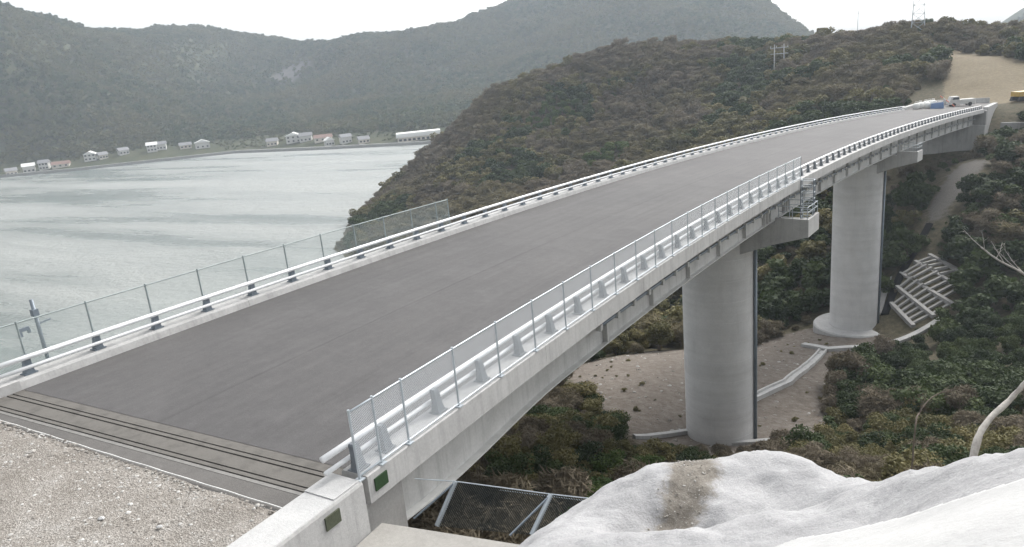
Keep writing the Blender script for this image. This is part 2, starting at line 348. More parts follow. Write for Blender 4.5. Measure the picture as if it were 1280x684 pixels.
def tps(ctrl, lam):
    P = ctrl[:, :2]; n = len(P); d = np.linalg.norm(P[:, None]-P[None], axis=2); K = np.where(d > 0, d*d*np.log(d+1e-12), 0)+lam*np.eye(n)
    A = np.zeros((n+3, n+3)); A[:n, :n] = K; A[:n, n] = 1; A[:n, n+1:] = P; A[n, :n] = 1; A[n+1:, :n] = P.T
    wv = np.linalg.solve(A, np.concatenate([ctrl[:, 2], np.zeros(3)]))
    def f(x, y):
        x = np.asarray(x, float); y = np.asarray(y, float); z = wv[n]+wv[n+1]*x+wv[n+2]*y
        for i in range(n):
            r2 = (x-P[i, 0])**2+(y-P[i, 1])**2; z = z+wv[i]*.5*r2*np.log(r2+1e-12)
        return z
    return f
def vnoise(x, y, scale, seed=0, octv=4, rough=.5):
    x = np.asarray(x, float).ravel(); y = np.asarray(y, float).ravel(); out = np.zeros(len(x)); amp = 1; tot = 0
    for o in range(octv):
        g = np.random.default_rng(seed*31+o).random((256, 256)); fx = x/scale*2**o+1000; fy = y/scale*2**o+1000
        ix = np.floor(fx).astype(int); iy = np.floor(fy).astype(int); tx = fx-ix; ty = fy-iy; tx = tx*tx*(3-2*tx); ty = ty*ty*(3-2*ty)
        a = g[ix % 256, iy % 256]; b = g[(ix+1) % 256, iy % 256]; c = g[ix % 256, (iy+1) % 256]; d = g[(ix+1) % 256, (iy+1) % 256]
        out += amp*((a*(1-tx)+b*tx)*(1-ty)+(c*(1-tx)+d*tx)*ty-.5)*2; tot += amp; amp *= rough
    return out/tot
def in_poly(x, y, poly):
    x = np.asarray(x, float).ravel(); y = np.asarray(y, float).ravel(); ins = np.zeros(len(x), bool); n = len(poly)
    for i in range(n):
        (x1, y1), (x2, y2) = poly[i], poly[(i+1) % n]
        c = ((y1 > y) != (y2 > y)) & (x < (x2-x1)*(y-y1)/(y2-y1+1e-12)+x1); ins ^= c
    return ins
_near = tps(CTRL, 4.0)
_s_flat = lambda x, y: np.clip((np.hypot(np.asarray(x)-8, np.asarray(y)-70)-60)/60, 0, 1)
def ground_z(x, y):
    x = np.asarray(x, float).ravel(); y = np.asarray(y, float).ravel()
    z = _near(x, y)
    return z+vnoise(x, y, 38, 1)*2.2*_s_flat(x, y)+vnoise(x, y, 9, 2)*.35
DIRT = [(-20,60),(-13,70),(-3,78),(2,88),(9,92),(13,84),(10,66),(9,57),(11,48),(9,40),(0,35.5),(-6,41)]
TAN = [(14,226),(18,233),(36,197),(44,170),(42,156),(24,160),(19,172),(19,190),(20,206)]
GULLY = [(16.2,105),(18.0,106),(20.2,112),(22.6,119),(25.5,127),(22.8,127.5),(19.3,121),(17.2,113)]
GULLYX = [(15.2,101),(18.6,101),(21.5,111),(24.5,119),(26.8,128),(22,129),(17.8,121),(15.6,112)]
LATT = [(11,91),(12.5,86),(16,84.2),(21,87.6),(20.9,95),(17.6,100),(13.2,99)]
def heightfield(name, xs, ys, zf, mat, zone=None, keep=None):
    X, Y = np.meshgrid(xs, ys); Z = zf(X.ravel(), Y.ravel()); nx, ny = len(xs), len(ys)
    V = np.stack([X.ravel(), Y.ravel(), Z], 1); idx = np.arange(nx*ny).reshape(ny, nx)
    Fq = np.stack([idx[:-1, :-1].ravel(), idx[:-1, 1:].ravel(), idx[1:, 1:].ravel(), idx[1:, :-1].ravel()], 1)
    if keep is not None: Fq = Fq[keep(V[Fq].mean(1))]
    us, inv = np.unique(Fq, return_inverse=True); V = V[us]; Fq = inv.reshape(-1, 4)
    me = bpy.data.meshes.new(name); me.from_pydata(V.tolist(), [], Fq.tolist())
    if zone is not None:
        at = me.color_attributes.new('zone', 'FLOAT_COLOR', 'POINT'); at.data.foreach_set('color', zone(V).astype(np.float32).ravel())
    me.materials.append(M[mat]); me.polygons.foreach_set('use_smooth', [True]*len(me.polygons)); me.update()
    return link(name, me)
def blur_zone(V, polys):
    col = np.zeros((len(V), 4)); col[:, 3] = 1
    for ch, pl in polys:
        acc = np.zeros(len(V))
        for k in range(8):
            a = k*math.pi/4; acc += in_poly(V[:, 0]+1.3*math.cos(a), V[:, 1]+1.3*math.sin(a), pl)
        col[:, ch] = np.maximum(col[:, ch], acc/8)
    return col
g = heightfield('ground', np.arange(-240, 105.1, 1.8), np.arange(-30, 345.1, 1.8), ground_z, 'soil',
                lambda V: blur_zone(V, ((0, DIRT), (1, TAN), (2, GULLY))),
                lambda c: (c[:, 2] > -47) & ~((c[:, 1] < 0) & (c[:, 0] < 6.5) & (c[:, 0] > -7)))
struct(g)

# far mountains across the bay
RIDGE = [(-806.8,355.4,128.7),(-820.6,440.7,112.5),(-844.2,500.5,102.9),(-883.1,588.9,92.4),(-885.9,671.3,97),(-877.1,715,95.9),(-868.2,771.9,77.1),(-821.7,849.7,63.2),(-712.5,760.4,58.4),(-630,753.9,59.7),(-558.8,759.4,52.7),(-546.4,768.5,57),(-520.2,810.8,61.8),(-500,858.7,74.5),(-481.7,915,88.4),(-443.7,989.8,104.8),(-371.8,1051.8,108.8),(-295.4,1066.3,93.2),(-204.7,1047.7,58.8),(-163.3,1014.9,41.7),(-110.3,942.1,10),(-70.2,886.3,-9.9),(-13.4,829.9,-25),(86.3,787.3,-19.8)]
MID = [(-662.3,375.6,18.3),(-690.2,463.6,20.8),(-685.6,554.2,14),(-677.3,640,16.7),(-558.7,630.3,.2),(-468.4,627.2,-5.5),(-426.9,656.7,-2.2),(-405.1,763.2,25.4)]
SHORE = [(-640,230,-40.5),(-608,292,-40.5),(-550,321,-40.5),(-506,359,-40.5),(-460,398,-40.5),(-376,400,-40.5),(-289,410,-40.5),(-200,470,-40.5),(-120,560,-40.5),(0,640,-41),(120,680,-41)]
LAND = [(x*1.0-22, y+16, -36.5) for x, y, z in SHORE[1:7]]
SEA = [(x+45, y-60, -52) for x, y, z in SHORE]
BEH = [(x*1.18-30, y*1.18+30, z-55) for x, y, z in RIDGE[::2]]+[(-760,180,110),(-690,120,30),(-1150,500,20),(-1100,900,10),(-300,1500,20),(100,1100,0)]
_far = tps(np.array(RIDGE+MID+SHORE+LAND+SEA+BEH, float), 2.0)
RP = np.array(RIDGE)
def far_z(x, y):
    x = np.asarray(x, float).ravel(); y = np.asarray(y, float).ravel(); z = _far(x, y)
    up = np.clip((z+38)/50, 0, 1); rd = np.min(np.hypot(x[:, None]-RP[None, :, 0], y[:, None]-RP[None, :, 1]), axis=1)
    return z+vnoise(x, y, 150, 5, 4, .55)*26*up*np.clip(rd/170, .10, 1)-np.abs(vnoise(x, y, 240, 8, 3, .5))*48*up*np.clip(rd/220, .0, 1)+vnoise(x, y, 45, 9, 3)*4*up
ROCK = (-676, 688, 42)
def rock_mask(x, y): return .85*np.exp(-(((np.asarray(x)-ROCK[0])/34)**2+((np.asarray(y)-ROCK[1])/36)**2)*1.2)
def far_zone(V):
    c = np.zeros((len(V), 4)); c[:, 3] = 1; c[:, 0] = rock_mask(V[:, 0], V[:, 1]); return c
struct(heightfield('hills', np.arange(-1150, 200, 11), np.arange(130, 1400, 11), far_z, 'farsoil', far_zone, lambda c: c[:, 2] > -44))

# sea
wm = MB(); xs = np.linspace(-1300, 250, 12); ys = np.linspace(-400, 1500, 12)
for i in range(11):
    for j in range(11): wm.quad((xs[i], ys[j], -40), (xs[i+1], ys[j], -40), (xs[i+1], ys[j+1], -40), (xs[i], ys[j+1], -40))
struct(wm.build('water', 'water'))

# ------------------------------------------------------------------ road surface
def frange(a, b, d): 
    n = max(1, int(round((b-a)/d))); return [a+(b-a)*i/n for i in range(n+1)]
SKEW = .036                      # the joint is slightly skewed to the road
def strip(mb, s0, s1, u0, u1, h, ds=2.0, nu=6, skew0=0.0, skew1=0.0):
    ss = frange(s0, s1, ds); us = [u0+(u1-u0)*i/nu for i in range(nu+1)]
    for i in range(len(ss)-1):
        for j in range(nu):
            q = []
            for a, b in ((i, j), (i, j+1), (i+1, j+1), (i+1, j)):
                s = ss[a]+us[b]*(skew0*(1-(ss[a]-s0)/(s1-s0))+skew1*(ss[a]-s0)/(s1-s0)); q.append((s, us[b]))
            mb.quad(*[pt(s, u, h) for s, u in q], uv=[(u, s) for s, u in q])
    return mb
road = MB(); strip(road, .22, S_END, -HW+.004, HW-.004, 0, 2, 6, SKEW, 0)
struct(road.build('road', 'asphalt'))

# ------------------------------------------------------------------ bridge
br = empty('bridge', pt(0, 0, -.5), 'curved concrete and steel girder road bridge on two round piers', 'bridge')
S_ALL = frange(0.0, S_END, 2.0)
sweep(MB(), [(-HW+.01, -.085), (HW-.01, -.085), (HW-.01, -.34), (-HW+.01, -.34)][::-1], S_ALL).build('deck_slab', 'concrete', br)
for side in (-1, 1):
    s = 0.0
    while s < S_END-1:
        e = min(s+8.0, S_END)
        pr = [(HW, -.06), (HW+.05, .21), (HW+.09, .265), (HE-.02, .265), (HE, .245), (HE, -.36), (HE-.12, -.40), (HE-.16, -.345), (HW, -.345)]
        pr = [(side*u, h) for u, h in pr]
        if side > 0: pr = pr
        else: pr = pr[::-1]
        sweep(MB(), pr, frange(s+.006, e-.006, 2.0)).build('kerb', 'concrete_pale' , br); s = e
def gu(s, u):                    # the outer right girder swings out to the bridge end
    if u < 4: return u
    k = max(0.0, 1-s/12.0); return u+1.05*k*k*(3-2*k)
def gd(s, u):
    if u < 4: return -2.35
    k = max(0.0, 1-s/14.0); return -2.42+.95*k*k
PIERS = [(43.0, .9, 2.62, -24.5), (89.0, 1.0, 2.8, -28.6)]
for u in (-5.0, -1.7, 1.7, 5.0):
    sg = [.35]+frange(1, S_END-.3, 1.5)
    gir = sweep(MB(), lambda s: [(gu(s, u)-.012, -.36), (gu(s, u)+.012, -.36), (gu(s, u)+.012, gd(s, u)), (gu(s, u)-.012, gd(s, u))][::-1], sg).build('girder', 'girder_paint', br)
    sweep(MB(), lambda s: [(gu(s, u)-.22, gd(s, u)), (gu(s, u)+.22, gd(s, u)), (gu(s, u)+.22, gd(s, u)-.05), (gu(s, u)-.22, gd(s, u)-.05)][::-1], sg).build('bottom_flange', 'girder_pale', gir)
    if u > 4:
        sweep(MB(), lambda s: [(gu(s, u)-.2, -.345), (gu(s, u)+.2, -.345), (gu(s, u)+.2, -.385), (gu(s, u)-.2, -.385)][::-1], [x for x in sg if x > 8]).build('top_flange', 'girder_pale', gir)
        k = 15.5
        while k < S_END-2:
            big = min(abs(k-p[0]) for p in PIERS) < 2.6 or k < 16
            for off in ((-.7, 0, .7) if big and k > 16 else (0,)):
                m = MB(); a = gu(k+off, u)+.014; t = .06 if big else .025
                q = [pt(k+off-t, a, gd(k, u)+.03), pt(k+off-t, a+.2, gd(k, u)+.03), pt(k+off+t, a+.2, gd(k, u)+.03), pt(k+off+t, a, gd(k, u)+.03)]
                q2 = [pt(k+off-t, a, -.39), pt(k+off-t, a+.2, -.39), pt(k+off+t, a+.2, -.39), pt(k+off+t, a, -.39)]
                m.hexa(q+q2).build('stiffener', 'girder_paint', gir)
            k += 5.0
        cond = sweep(MB(), lambda s: [(gu(s, u)+.30+.07*math.cos(a), gd(s, u)+.95+.07*math.sin(a)) for a in [i*math.pi/3 for i in range(6)]], [x for x in sg if x > 13.5]).build('conduit', 'galv_dark', gir, True)
        k = 14.5
        while k < 140:
            x, y, z = pt(k, gu(k, u)+.33, gd(k, u)+.95); MB().box((x, y, z), (.2, .22, .24), -sdir(k)).build('conduit_bracket', 'girder_pale', cond); k += 1.7
    else: pass
for sx in frange(.6, S_END-.6, 7.2):      # cross frames between the girders
    m = MB()
    for a, b in ((-5.0, -1.7), (-1.7, 1.7), (1.7, 5.0)):
        m.bar(pt(sx, a+.03, -.75), pt(sx, b-.03, -.75), .12); m.bar(pt(sx, a+.03, -2.1), pt(sx, b-.03, -2.1), .12)
    m.build('cross_frame', 'girder_paint', br)

def arc(s0, u0, r, z, n, ph=0): 
    x, y, _ = pt(s0, u0)
    return [(x+r*math.cos(2*math.pi*k/n+ph), y+r*math.sin(2*math.pi*k/n+ph), z) for k in range(n)]
for pi, (sp, up, r, zb) in enumerate(PIERS):
    zt = pt(sp, up, -3.75)[2]; R = []; z = zb-1.5; lift = 1.55
    zz = []
    k = zt
    while k > zb-1.5: zz.append(k); k -= lift
    zz.append(zb-1.5); zz = zz[::-1]
    pm = MB()
    for a, b in zip(zz[:-1], zz[1:]):
        pm.rings([arc(sp, up, r, a+.02, 72), arc(sp, up, r, b-.02, 72)], cap=False)
        pm.rings([arc(sp, up, r-.02, b-.02, 72), arc(sp, up, r-.02, b+.02, 72)], cap=False)
        pm.rings([arc(sp, up, r, b-.02, 72), arc(sp, up, r-.02, b-.02, 72)], cap=False); pm.rings([arc(sp, up, r-.02, a+.02, 72), arc(sp, up, r, a+.02, 72)], cap=False)
    col = pm.build('pier', 'concrete_pier', br, True)
    col['label'] = ('near round pale concrete pier with horizontal pour lines', 'far round pale concrete pier standing on a round pad')[pi]
    # hammerhead cap, tapering towards its tips
    us = [-6.0, -3.2, up-2.2, up, up+2.2, 5.2, 7.55]; dep = [.8, 1.5, 2.3, 2.4, 2.3, 1.45, .72]; hw = 1.55
    R = []
    for a, d in zip(us, dep):
        top = -2.62
        R.append([pt(sp-hw, a, top-d), pt(sp+hw, a, top-d), pt(sp+hw, a, top), pt(sp-hw, a, top)])
    MB().rings(R).build('pier_cap', 'concrete_pale', col)
    for u in (-5.0, -1.7, 1.7, 5.0):
        x, y, z = pt(sp, u, -2.53); MB().box((x, y, z), (.6, .6, .17), -sdir(sp)).build('bearing', 'rubber', col)
    # rim wall round the tip of the cap
    m = MB(); tp = pt(sp, 0, -2.62)[2]
    m.hexa([pt(sp-hw, 7.35, -2.618), pt(sp-hw, 7.55, -2.618), pt(sp+hw, 7.55, -2.618), pt(sp+hw, 7.35, -2.618), pt(sp-hw, 7.35, -2.15), pt(sp-hw, 7.55, -2.15), pt(sp+hw, 7.55, -2.15), pt(sp+hw, 7.35, -2.15)])
    m.hexa([pt(sp-hw, 5.4, -2.618), pt(sp-hw, 7.345, -2.618), pt(sp-hw+.2, 7.345, -2.618), pt(sp-hw+.2, 5.4, -2.618), pt(sp-hw, 5.4, -2.15), pt(sp-hw, 7.345, -2.15), pt(sp-hw+.2, 7.345, -2.15), pt(sp-hw+.2, 5.4, -2.15)])
    m.build('cap_rim', 'concrete_pale', col)
    # drain pipe down the right flank
    th = sdir(sp); cx, cy, _ = pt(sp, up); a = math.radians(-6)
    px, py = cx+(r+.13)*math.cos(a), cy+(r+.13)*math.sin(a)
    MB().tube([(px, py, zb-.5), (px, py, zt-.2)], .13, 8).build('drain_pipe', 'galv_dark', col, True)
x, y, _ = pt(89, 1)
m = MB(); n = 56; R = []
for rr, zz in ((4.75, -30.2), (4.75, -28.65), (4.6, -28.5), (0.2, -28.45)): R.append([(x+rr*math.cos(2*math.pi*k/n), y+rr*math.sin(2*math.pi*k/n), zz) for k in range(n)])
m.rings(R).build('footing', 'concrete_pale', br, False)

# far abutment
fa = empty('abutment', pt(147, 0, -9), 'pale concrete abutment carrying the far right end of the bridge', 'abutment')
sweep(MB(), [(-6.9, -2.5), (6.9, -2.5), (6.9, -12), (-6.9, -12)][::-1], frange(S_END-.4, S_END+1.4, .9)).build('bearing_wall', 'concrete_pale', fa)
sweep(MB(), [(-6.9, -.02), (6.9, -.02), (6.9, -2.49), (-6.9, -2.49)][::-1], frange(S_END+.15, S_END+1.3, .6)).build('back_wall', 'concrete', fa)
for sg in (-1, 1):
    pr = [(sg*6.15, .5), (sg*6.9, .5), (sg*6.9, -9), (sg*6.15, -9)]
    sweep(MB(), pr[::-1] if sg > 0 else pr, frange(S_END+1.41, S_END+13, 3)).build('wing_wall', 'concrete_pale', fa)
rw = MB(); sweep(rw, [(7.4, -1.6), (7.9, -1.6), (7.9, -7), (7.4, -7)][::-1], frange(S_END-6, S_END+10, 4))
rr_ = MB(); a_ = pt(S_END+2, 9, -2.2); b_ = pt(S_END+12, 24, -2.6)
t_ = Vector(b_)-Vector(a_); nrm = Vector((t_.y, -t_.x, 0)).normalized()*.3
rr_.hexa([Vector(a_)-nrm-Vector((0, 0, 6)), Vector(a_)+nrm-Vector((0, 0, 6)), Vector(b_)+nrm-Vector((0, 0, 6)), Vector(b_)-nrm-Vector((0, 0, 6)), Vector(a_)-nrm, Vector(a_)+nrm, Vector(b_)+nrm, Vector(b_)-nrm])
tag(rr_.build('retaining_wall', 'concrete'), 'grey concrete retaining wall right of the far abutment under the tan slope', 'wall')
# road continuing behind the far abutment
struct(strip(MB(), S_END+.02, 185, -6.1, 6.1, .004, 3, 4).build('far_road', 'asphalt_strip'))

# near abutment with its wing walls
na = empty('abutment', pt(-.5, 0, -4), 'near concrete abutment with broad white topped wing wall at the gravel', 'abutment')
ww = sweep(MB(), [(HW-.02, .275), (HE+.04, .275), (HE+.06, .22), (HE+.06, -5.5), (HW-.02, -5.5)][::-1], frange(-9, -.20, .8)).build('wing_wall', 'concrete_pale', na)
tp = strip(MB(), -9, -.20, HW+.0, HE+.02, .279, .8, 1).build('wall_coping', 'berm', ww)
sweep(MB(), [(HW-.02, .30), (HE+.0, .30), (HE+.0, .285), (HW-.02, .285)][::-1], frange(-.95, -.22, .36)).build('end_block', 'berm', ww)
lw = sweep(MB(), [(-HE-.06, .275), (-HW+.02, .275), (-HW+.02, -5.5), (-HE-.06, -5.5)][::-1], frange(-9, -.012, .8)).build('wing_wall', 'concrete_pale', na)
sweep(MB(), [(-6.3, -.45), (6.36, -.45), (6.36, -7), (-6.3, -7)][::-1], frange(-.12, 1.25, .68)).build('breast_wall', 'concrete', na)
sweep(MB(), [(-HW+.03, -.10), (HW-.03, -.10), (HW-.03, -.43), (-HW+.03, -.43)][::-1], frange(-1.6, -.15, .7)).build('approach_slab', 'concrete', na)
def plate(s0, s1, h0, h1, u, mat, par, lab):
    q = [pt(s0, u, h0), pt(s0, u+.03, h0), pt(s1, u+.03, h0), pt(s1, u, h0), pt(s0, u, h1), pt(s0, u+.03, h1), pt(s1, u+.03, h1), pt(s1, u, h1)]
    o = MB().hexa(q).build('name_plate', mat, par); o['label'] = lab
    rim = MB(); 
    for hh in (.16, .32, .5, .68, .84):
        a = h0+(h1-h0)*hh; rim.hexa([pt(s0+.05, u+.03, a-.012), pt(s0+.05, u+.036, a-.012), pt(s1-.05, u+.036, a-.012), pt(s1-.05, u+.03, a-.012), pt(s0+.05, u+.03, a+.012), pt(s0+.05, u+.036, a+.012), pt(s1-.05, u+.036, a+.012), pt(s1-.05, u+.03, a+.012)])
    return o
plate(.18, .58, -.165, .115, HE+.002, 'plate_green', br, 'green plate fixed to the kerb face')
plate(-1.32, -.93, -.14, .13, HE+.062, 'plate_bronze', ww, 'dark bronze plate on the wing wall')

# expansion joint: concrete headers and four dark gaps between steel edges
ej = empty('expansion_joint', pt(-.3, 0, 0), 'ribbed steel expansion joint crossing the road at the near bridge end', 'expansion joint')
def band(a, b, h, mat, name, par):
    m = MB()
    for i in range(12):
        u0 = -HW+.006+(2*HW-.012)*i/12; u1 = -HW+.006+(2*HW-.012)*(i+1)/12
        m.quad(pt(a+SKEW*u0, u0, h), pt(a+SKEW*u1, u1, h), pt(b+SKEW*u1, u1, h), pt(b+SKEW*u0, u0, h))
        for s_ in (a, b): m.quad(pt(s_+SKEW*u0, u0, h), pt(s_+SKEW*u1, u1, h), pt(s_+SKEW*u1, u1, h-.07), pt(s_+SKEW*u0, u0, h-.07))
    return m.build(name, mat, par)
edges = [-.95, -.885, -.80, -.73, -.645, -.28, -.21, -.125, -.055, .03, .21]
GAPS = [(-.875, -.825), (-.72, -.675), (-.26, -.21), (-.105, -.06)]
prev = -.97
for a, b in GAPS:
    band(prev, a, -.003 if a-prev > .1 else .002, 'header' if a-prev > .1 else 'steel_strip', 'header_strip' if a-prev > .1 else 'steel_edge', ej)
    band(a+.004, b-.004, -.045, 'rubber', 'joint_gap', ej); prev = b
band(prev, .21, -.004, 'header', 'header_strip', ej)
m = MB(); 
for i in range(12):
    u0 = -HW+.006+(2*HW-.012)*i/12; u1 = -HW+.006+(2*HW-.012)*(i+1)/12
    m.quad(pt(-1.9, u0, -.004), pt(-1.9, u1, -.004), pt(-.975+SKEW*u1, u1, -.004), pt(-.975+SKEW*u0, u0, -.004), uv=[(u0, -1.9), (u1, -1.9), (u1, -.97), (u0, -.97)])
struct(m.build('approach_pavement', 'asphalt_strip'))

# gravel approach (rough sheet rising a little over the pavement edge)
gx = np.linspace(-HW-6, HW-.03, 90); gs = np.linspace(-13, -1.40, 90); V = []; Fq = []
hn = vnoise(np.tile(gx, 90), np.repeat(gs, 90), 1.6, 11, 5, .6).reshape(90, 90)
for j, s in enumerate(gs):
    for i, u in enumerate(gx):
        e = min(1.0, (gs[-1]-s)/.28); edge = vnoise([u], [0], .7, 12)[0]*.06 if j > 84 else 0
        V.append(pt(s+edge+.02*min(u, 0), u, .008+e*.045+max(hn[j, i], -.45)*.075*e))
for j in range(89):
    for i in range(89): a = j*90+i; Fq.append((a, a+1, a+91, a+90))
gm = MB(); gm.v = V; gm.f = Fq; struct(gm.build('gravel_ground', 'gravel', None, True))
tag(MB().tube([pt(-1.37+.006*math.sin(u*5.1)+.012*u, u, .045) for u in np.linspace(-HW+.1, HW-.15, 60)], .014, 5).build('string_line', 'white_sheet', None, True), 'white string stretched along the gravel edge beside the asphalt strip', 'string')

# ------------------------------------------------------------------ guard rails
def post_mesh(side):
    # broad tapered casting with a foot plate and a waist, standing on the kerb; local x = outwards
    m = MB(); R = []
    for z, w_, d0, d1 in ((0, .18, -.16, .14), (.03, .18, -.16, .14), (.031, .125, -.12, .10), (.22, .10, -.10, .06), (.42, .09, -.11, .03), (.52, .085, -.13, .01), (.57, .07, -.12, -.01)):
        R.append([(side*d0, -w_, z), (side*d1, -w_, z), (side*d1, w_, z), (side*d0, w_, z)][::side])
    return m.rings(R).mesh('post', 'post_steel' if side > 0 else 'galv_dark')
def guard_rail(side, s0, ends, label):
    gr = empty('guard_rail', pt(0, side*6.2, .27), label, 'guard rail')
    me = post_mesh(side); k = s0; ss = list(ends)
    while k < S_END-.4: ss.append(k); k += 2.0
    for s in ss:
        x, y, z = pt(s, side*6.22, .266); o = link('post', me, gr, (x-gr.location.x, y-gr.location.y, z-gr.location.z)); o.rotation_euler.z = -sdir(s)
    for h, r, uo in ((.80, .07, 6.02), (.50, .052, 6.04)):
        sq = frange(-.55, S_END-.2, 1.5)
        R = [[pt(s, side*uo+r*math.cos(a), h+r*math.sin(a)) for a in [i*math.pi/5 for i in range(10)]] for s in sq]
        MB().rings(R).build('rail', 'rail_white', gr, True)
    return gr
guard_rail(-1, 2.49, (-1.5, .45), 'two bar white guard rail along the water side of the road')
guard_rail(1, 1.08, (.2,), 'two bar white guard rail along the valley side of the road')

# ------------------------------------------------------------------ mesh fences on the kerbs
def wire_fence(side, posts, label, mat, pr, h=1.74):
    u = side*(HE-.05); wf = empty('wire_fence', pt(posts[0], u, .27), label, 'fence')
    pm = MB().tube([(0, 0, 0), (0, 0, h-.266+.05)], pr, 8); pm.box((0, 0, .012), (.16, .16, .024)); pme = pm.mesh('post', mat)
    for s in posts:
        x, y, z = pt(s, u, .266); link('post', pme, wf, (x-wf.location.x, y-wf.location.y, z-wf.location.z))
    sq = frange(posts[0], posts[-1], 1.0)
    for hh, r in ((h, .022), (.34, .022)):
        MB().tube([pt(s, u, hh) for s in sq], r, 6).build('rail', mat, wf, True)
    for a, b in zip(posts[:-1], posts[1:]):
        m = MB(); m.quad(pt(a+.03, u, .36), pt(b-.03, u, .36), pt(b-.03, u, h-.02), pt(a+.03, u, h-.02), uv=[(a, .36), (b, .36), (b, h), (a, h)])
        m.build('mesh_panel', 'mesh_galv' if side > 0 else 'mesh_light', wf)
    return wf
wire_fence(1, [-.15, .55]+[1.5+2*i for i in range(22)], 'galvanised mesh fence on the valley side kerb of the bridge', 'galv', .026)
wire_fence(-1, [-3.4, -1.4, .62]+[2.63+2*i for i in range(10)]+[21.65], 'galvanised mesh fence on the water side kerb of the bridge', 'fence_grey', .03, 1.70)
pl = empty('steel_pole', pt(1.25, -HE-.12, -.2), 'thick grey pole with clamp box standing above the water side fence', 'pole')
x, y, z = pt(1.25, -HE-.12, 0)
MB().tube([(x, y, z-.3), (x, y, z+2.2)], .055, 10).build('shaft', 'galv_dark', pl, True)
MB().box((x, y, z+1.8), (.18, .16, .2)).build('clamp_box', 'galv_dark', pl)
MB().bar((x, y, z+1.45), (x-.1, y+.42, z+1.45), .05).build('arm', 'galv_dark', pl)
cb = empty('junction_box', pt(.75, -HE-.02, 1.3), 'small grey bracket hanging on the water side fence beside the pole', 'bracket')
x, y, z = pt(.78, -HE+.02, 1.45)
MB().box((x, y, z), (.08, .3, .1)).build('box', 'galv_dark', cb); MB().box((x, y-.12, z-.13), (.06, .1, .14)).build('hook', 'galv_dark', cb); MB().box((x, y+.13, z-.1), (.06, .08, .1)).build('hook', 'galv_dark', cb)

# inspection ladder cage on the near pier cap
x, y, z = pt(43.6, 7.0, -2.618); top = pt(43.6, 7.0, .25)[2]
lad = empty('inspection_ladder', (x, y, z), 'grey caged steel ladder rising from the near pier cap to the deck', 'ladder')
for dx in (-.4, .4):
    for dy in (-.35, .35): MB().bar((x+dx, y+dy, z), (x+dx, y+dy, top), .06).build('upright', 'galv_dark', lad)
k = z+.3
while k < top:
    m = MB()
    m.bar((x-.4, y-.35, k), (x+.4, y-.35, k), .045); m.bar((x-.4, y+.35, k), (x+.4, y+.35, k), .045); m.bar((x-.4, y-.35, k), (x-.4, y+.35, k), .045); m.bar((x+.4, y-.35, k), (x+.4, y+.35, k), .045)
    m.build('rung_frame', 'galv', lad); k += .42
k = z
while k+.84 < top:
    MB().bar((x-.4, y-.36, k), (x+.4, y-.36, k+.84), .035).build('brace', 'galv', lad); k += .84
# handrails round the cap tips
for sp, nm in ((43, 'near'), (89, 'far')):
    hr = empty('cap_railing', pt(sp, 7.4, -2.15), 'thin steel handrail round the tip of the %s pier cap' % nm, 'railing')
    cs = [(sp-1.45, 5.6), (sp-1.45, 7.45), (sp+1.45, 7.45), (sp+1.45, 5.6)]
    for a, b in zip(cs[:-1], cs[1:]):
        for h in (-1.7, -1.35): MB().bar(pt(a[0], a[1], h), pt(b[0], b[1], h), .04).build('rail', 'galv', hr)
    for a in cs+[(sp, 7.45), (sp-1.45, 6.5), (sp+1.45, 6.5)]: MB().bar(pt(a[0], a[1], -2.15 if a[1] > 7 or a[0] < sp else -2.617), pt(a[0], a[1], -1.33), .045).build('post', 'galv', hr)

# ------------------------------------------------------------------ foreground: sprayed mortar slope, berm, retaining wall, inclined net fence
SHOT_CREST = [(9.9,-2.2,-.35),(10.38,-.65,-.06),(10.53,.59,-.17),(10.99,1.37,-.05),(11.51,2.12,.06),(11.94,2.28,.19),(12.36,2.93,-.17),(12.8,3.36,-.25),(13.37,3.18,.24),(13.69,3.03,.4),(14.27,2.82,.47),(15.09,2.4,.53),(15.59,1.92,.8),(16.21,.92,1.68),(16.67,-.1,2.51),(17.07,-.65,3.04),(17.6,-1.3,3.5),(19,-2.5,4.2)]
SHOT_IN = [(12.33,1.04,.38),(12.67,.83,.12),(13.33,1.12,.36),(13.77,1.83,.33),(12.16,-1.3,.85),(11.83,-.89,.73),(12.42,-.74,.84),(13.34,-.59,1.1),(14.28,-.32,1.35),(15.05,.19,1.5),(15.62,.82,1.44),(12.3,-.1,.20),(13.19,.0,.46),(14.19,.3,.72),(15.0,.78,.9),(11.4,.1,.2),(14.68,-.15,1.35),(15.69,-.98,2.12),(14.95,-2.14,2.23),(16.42,-1.99,3.13),(16.56,-5.02,4.68),(16.79,-3.03,3.89),(15.77,-3.27,3.25),(13.89,-1.42,1.44),(11.5,-4,1.2),(14,-5,3),(16,-9,5.4),(18,-6,5.3)]
cr = np.array(SHOT_CREST); tang = np.gradient(cr[:, :2], axis=0); nr = np.stack([-tang[:, 1], tang[:, 0]], 1); nr /= np.linalg.norm(nr, axis=1)[:, None]
D1 = [(c[0]+n[0]*.7, c[1]+n[1]*.7, c[2]-.75) for c, n in zip(cr, nr)]; D2 = [(c[0]+n[0]*2.4, c[1]+n[1]*2.4, c[2]-4.0) for c, n in zip(cr, nr)]
_shot = tps(np.array(SHOT_CREST+SHOT_IN+D1+D2, float), .02)
def shot_z(x, y):
    z = _shot(x, y)
    return z+vnoise(x, y, 1.1, 21, 5, .55)*.12-np.abs(vnoise(x, y, .6, 23, 5, .62))*.17+vnoise(x, y, .2, 22, 3)*.02
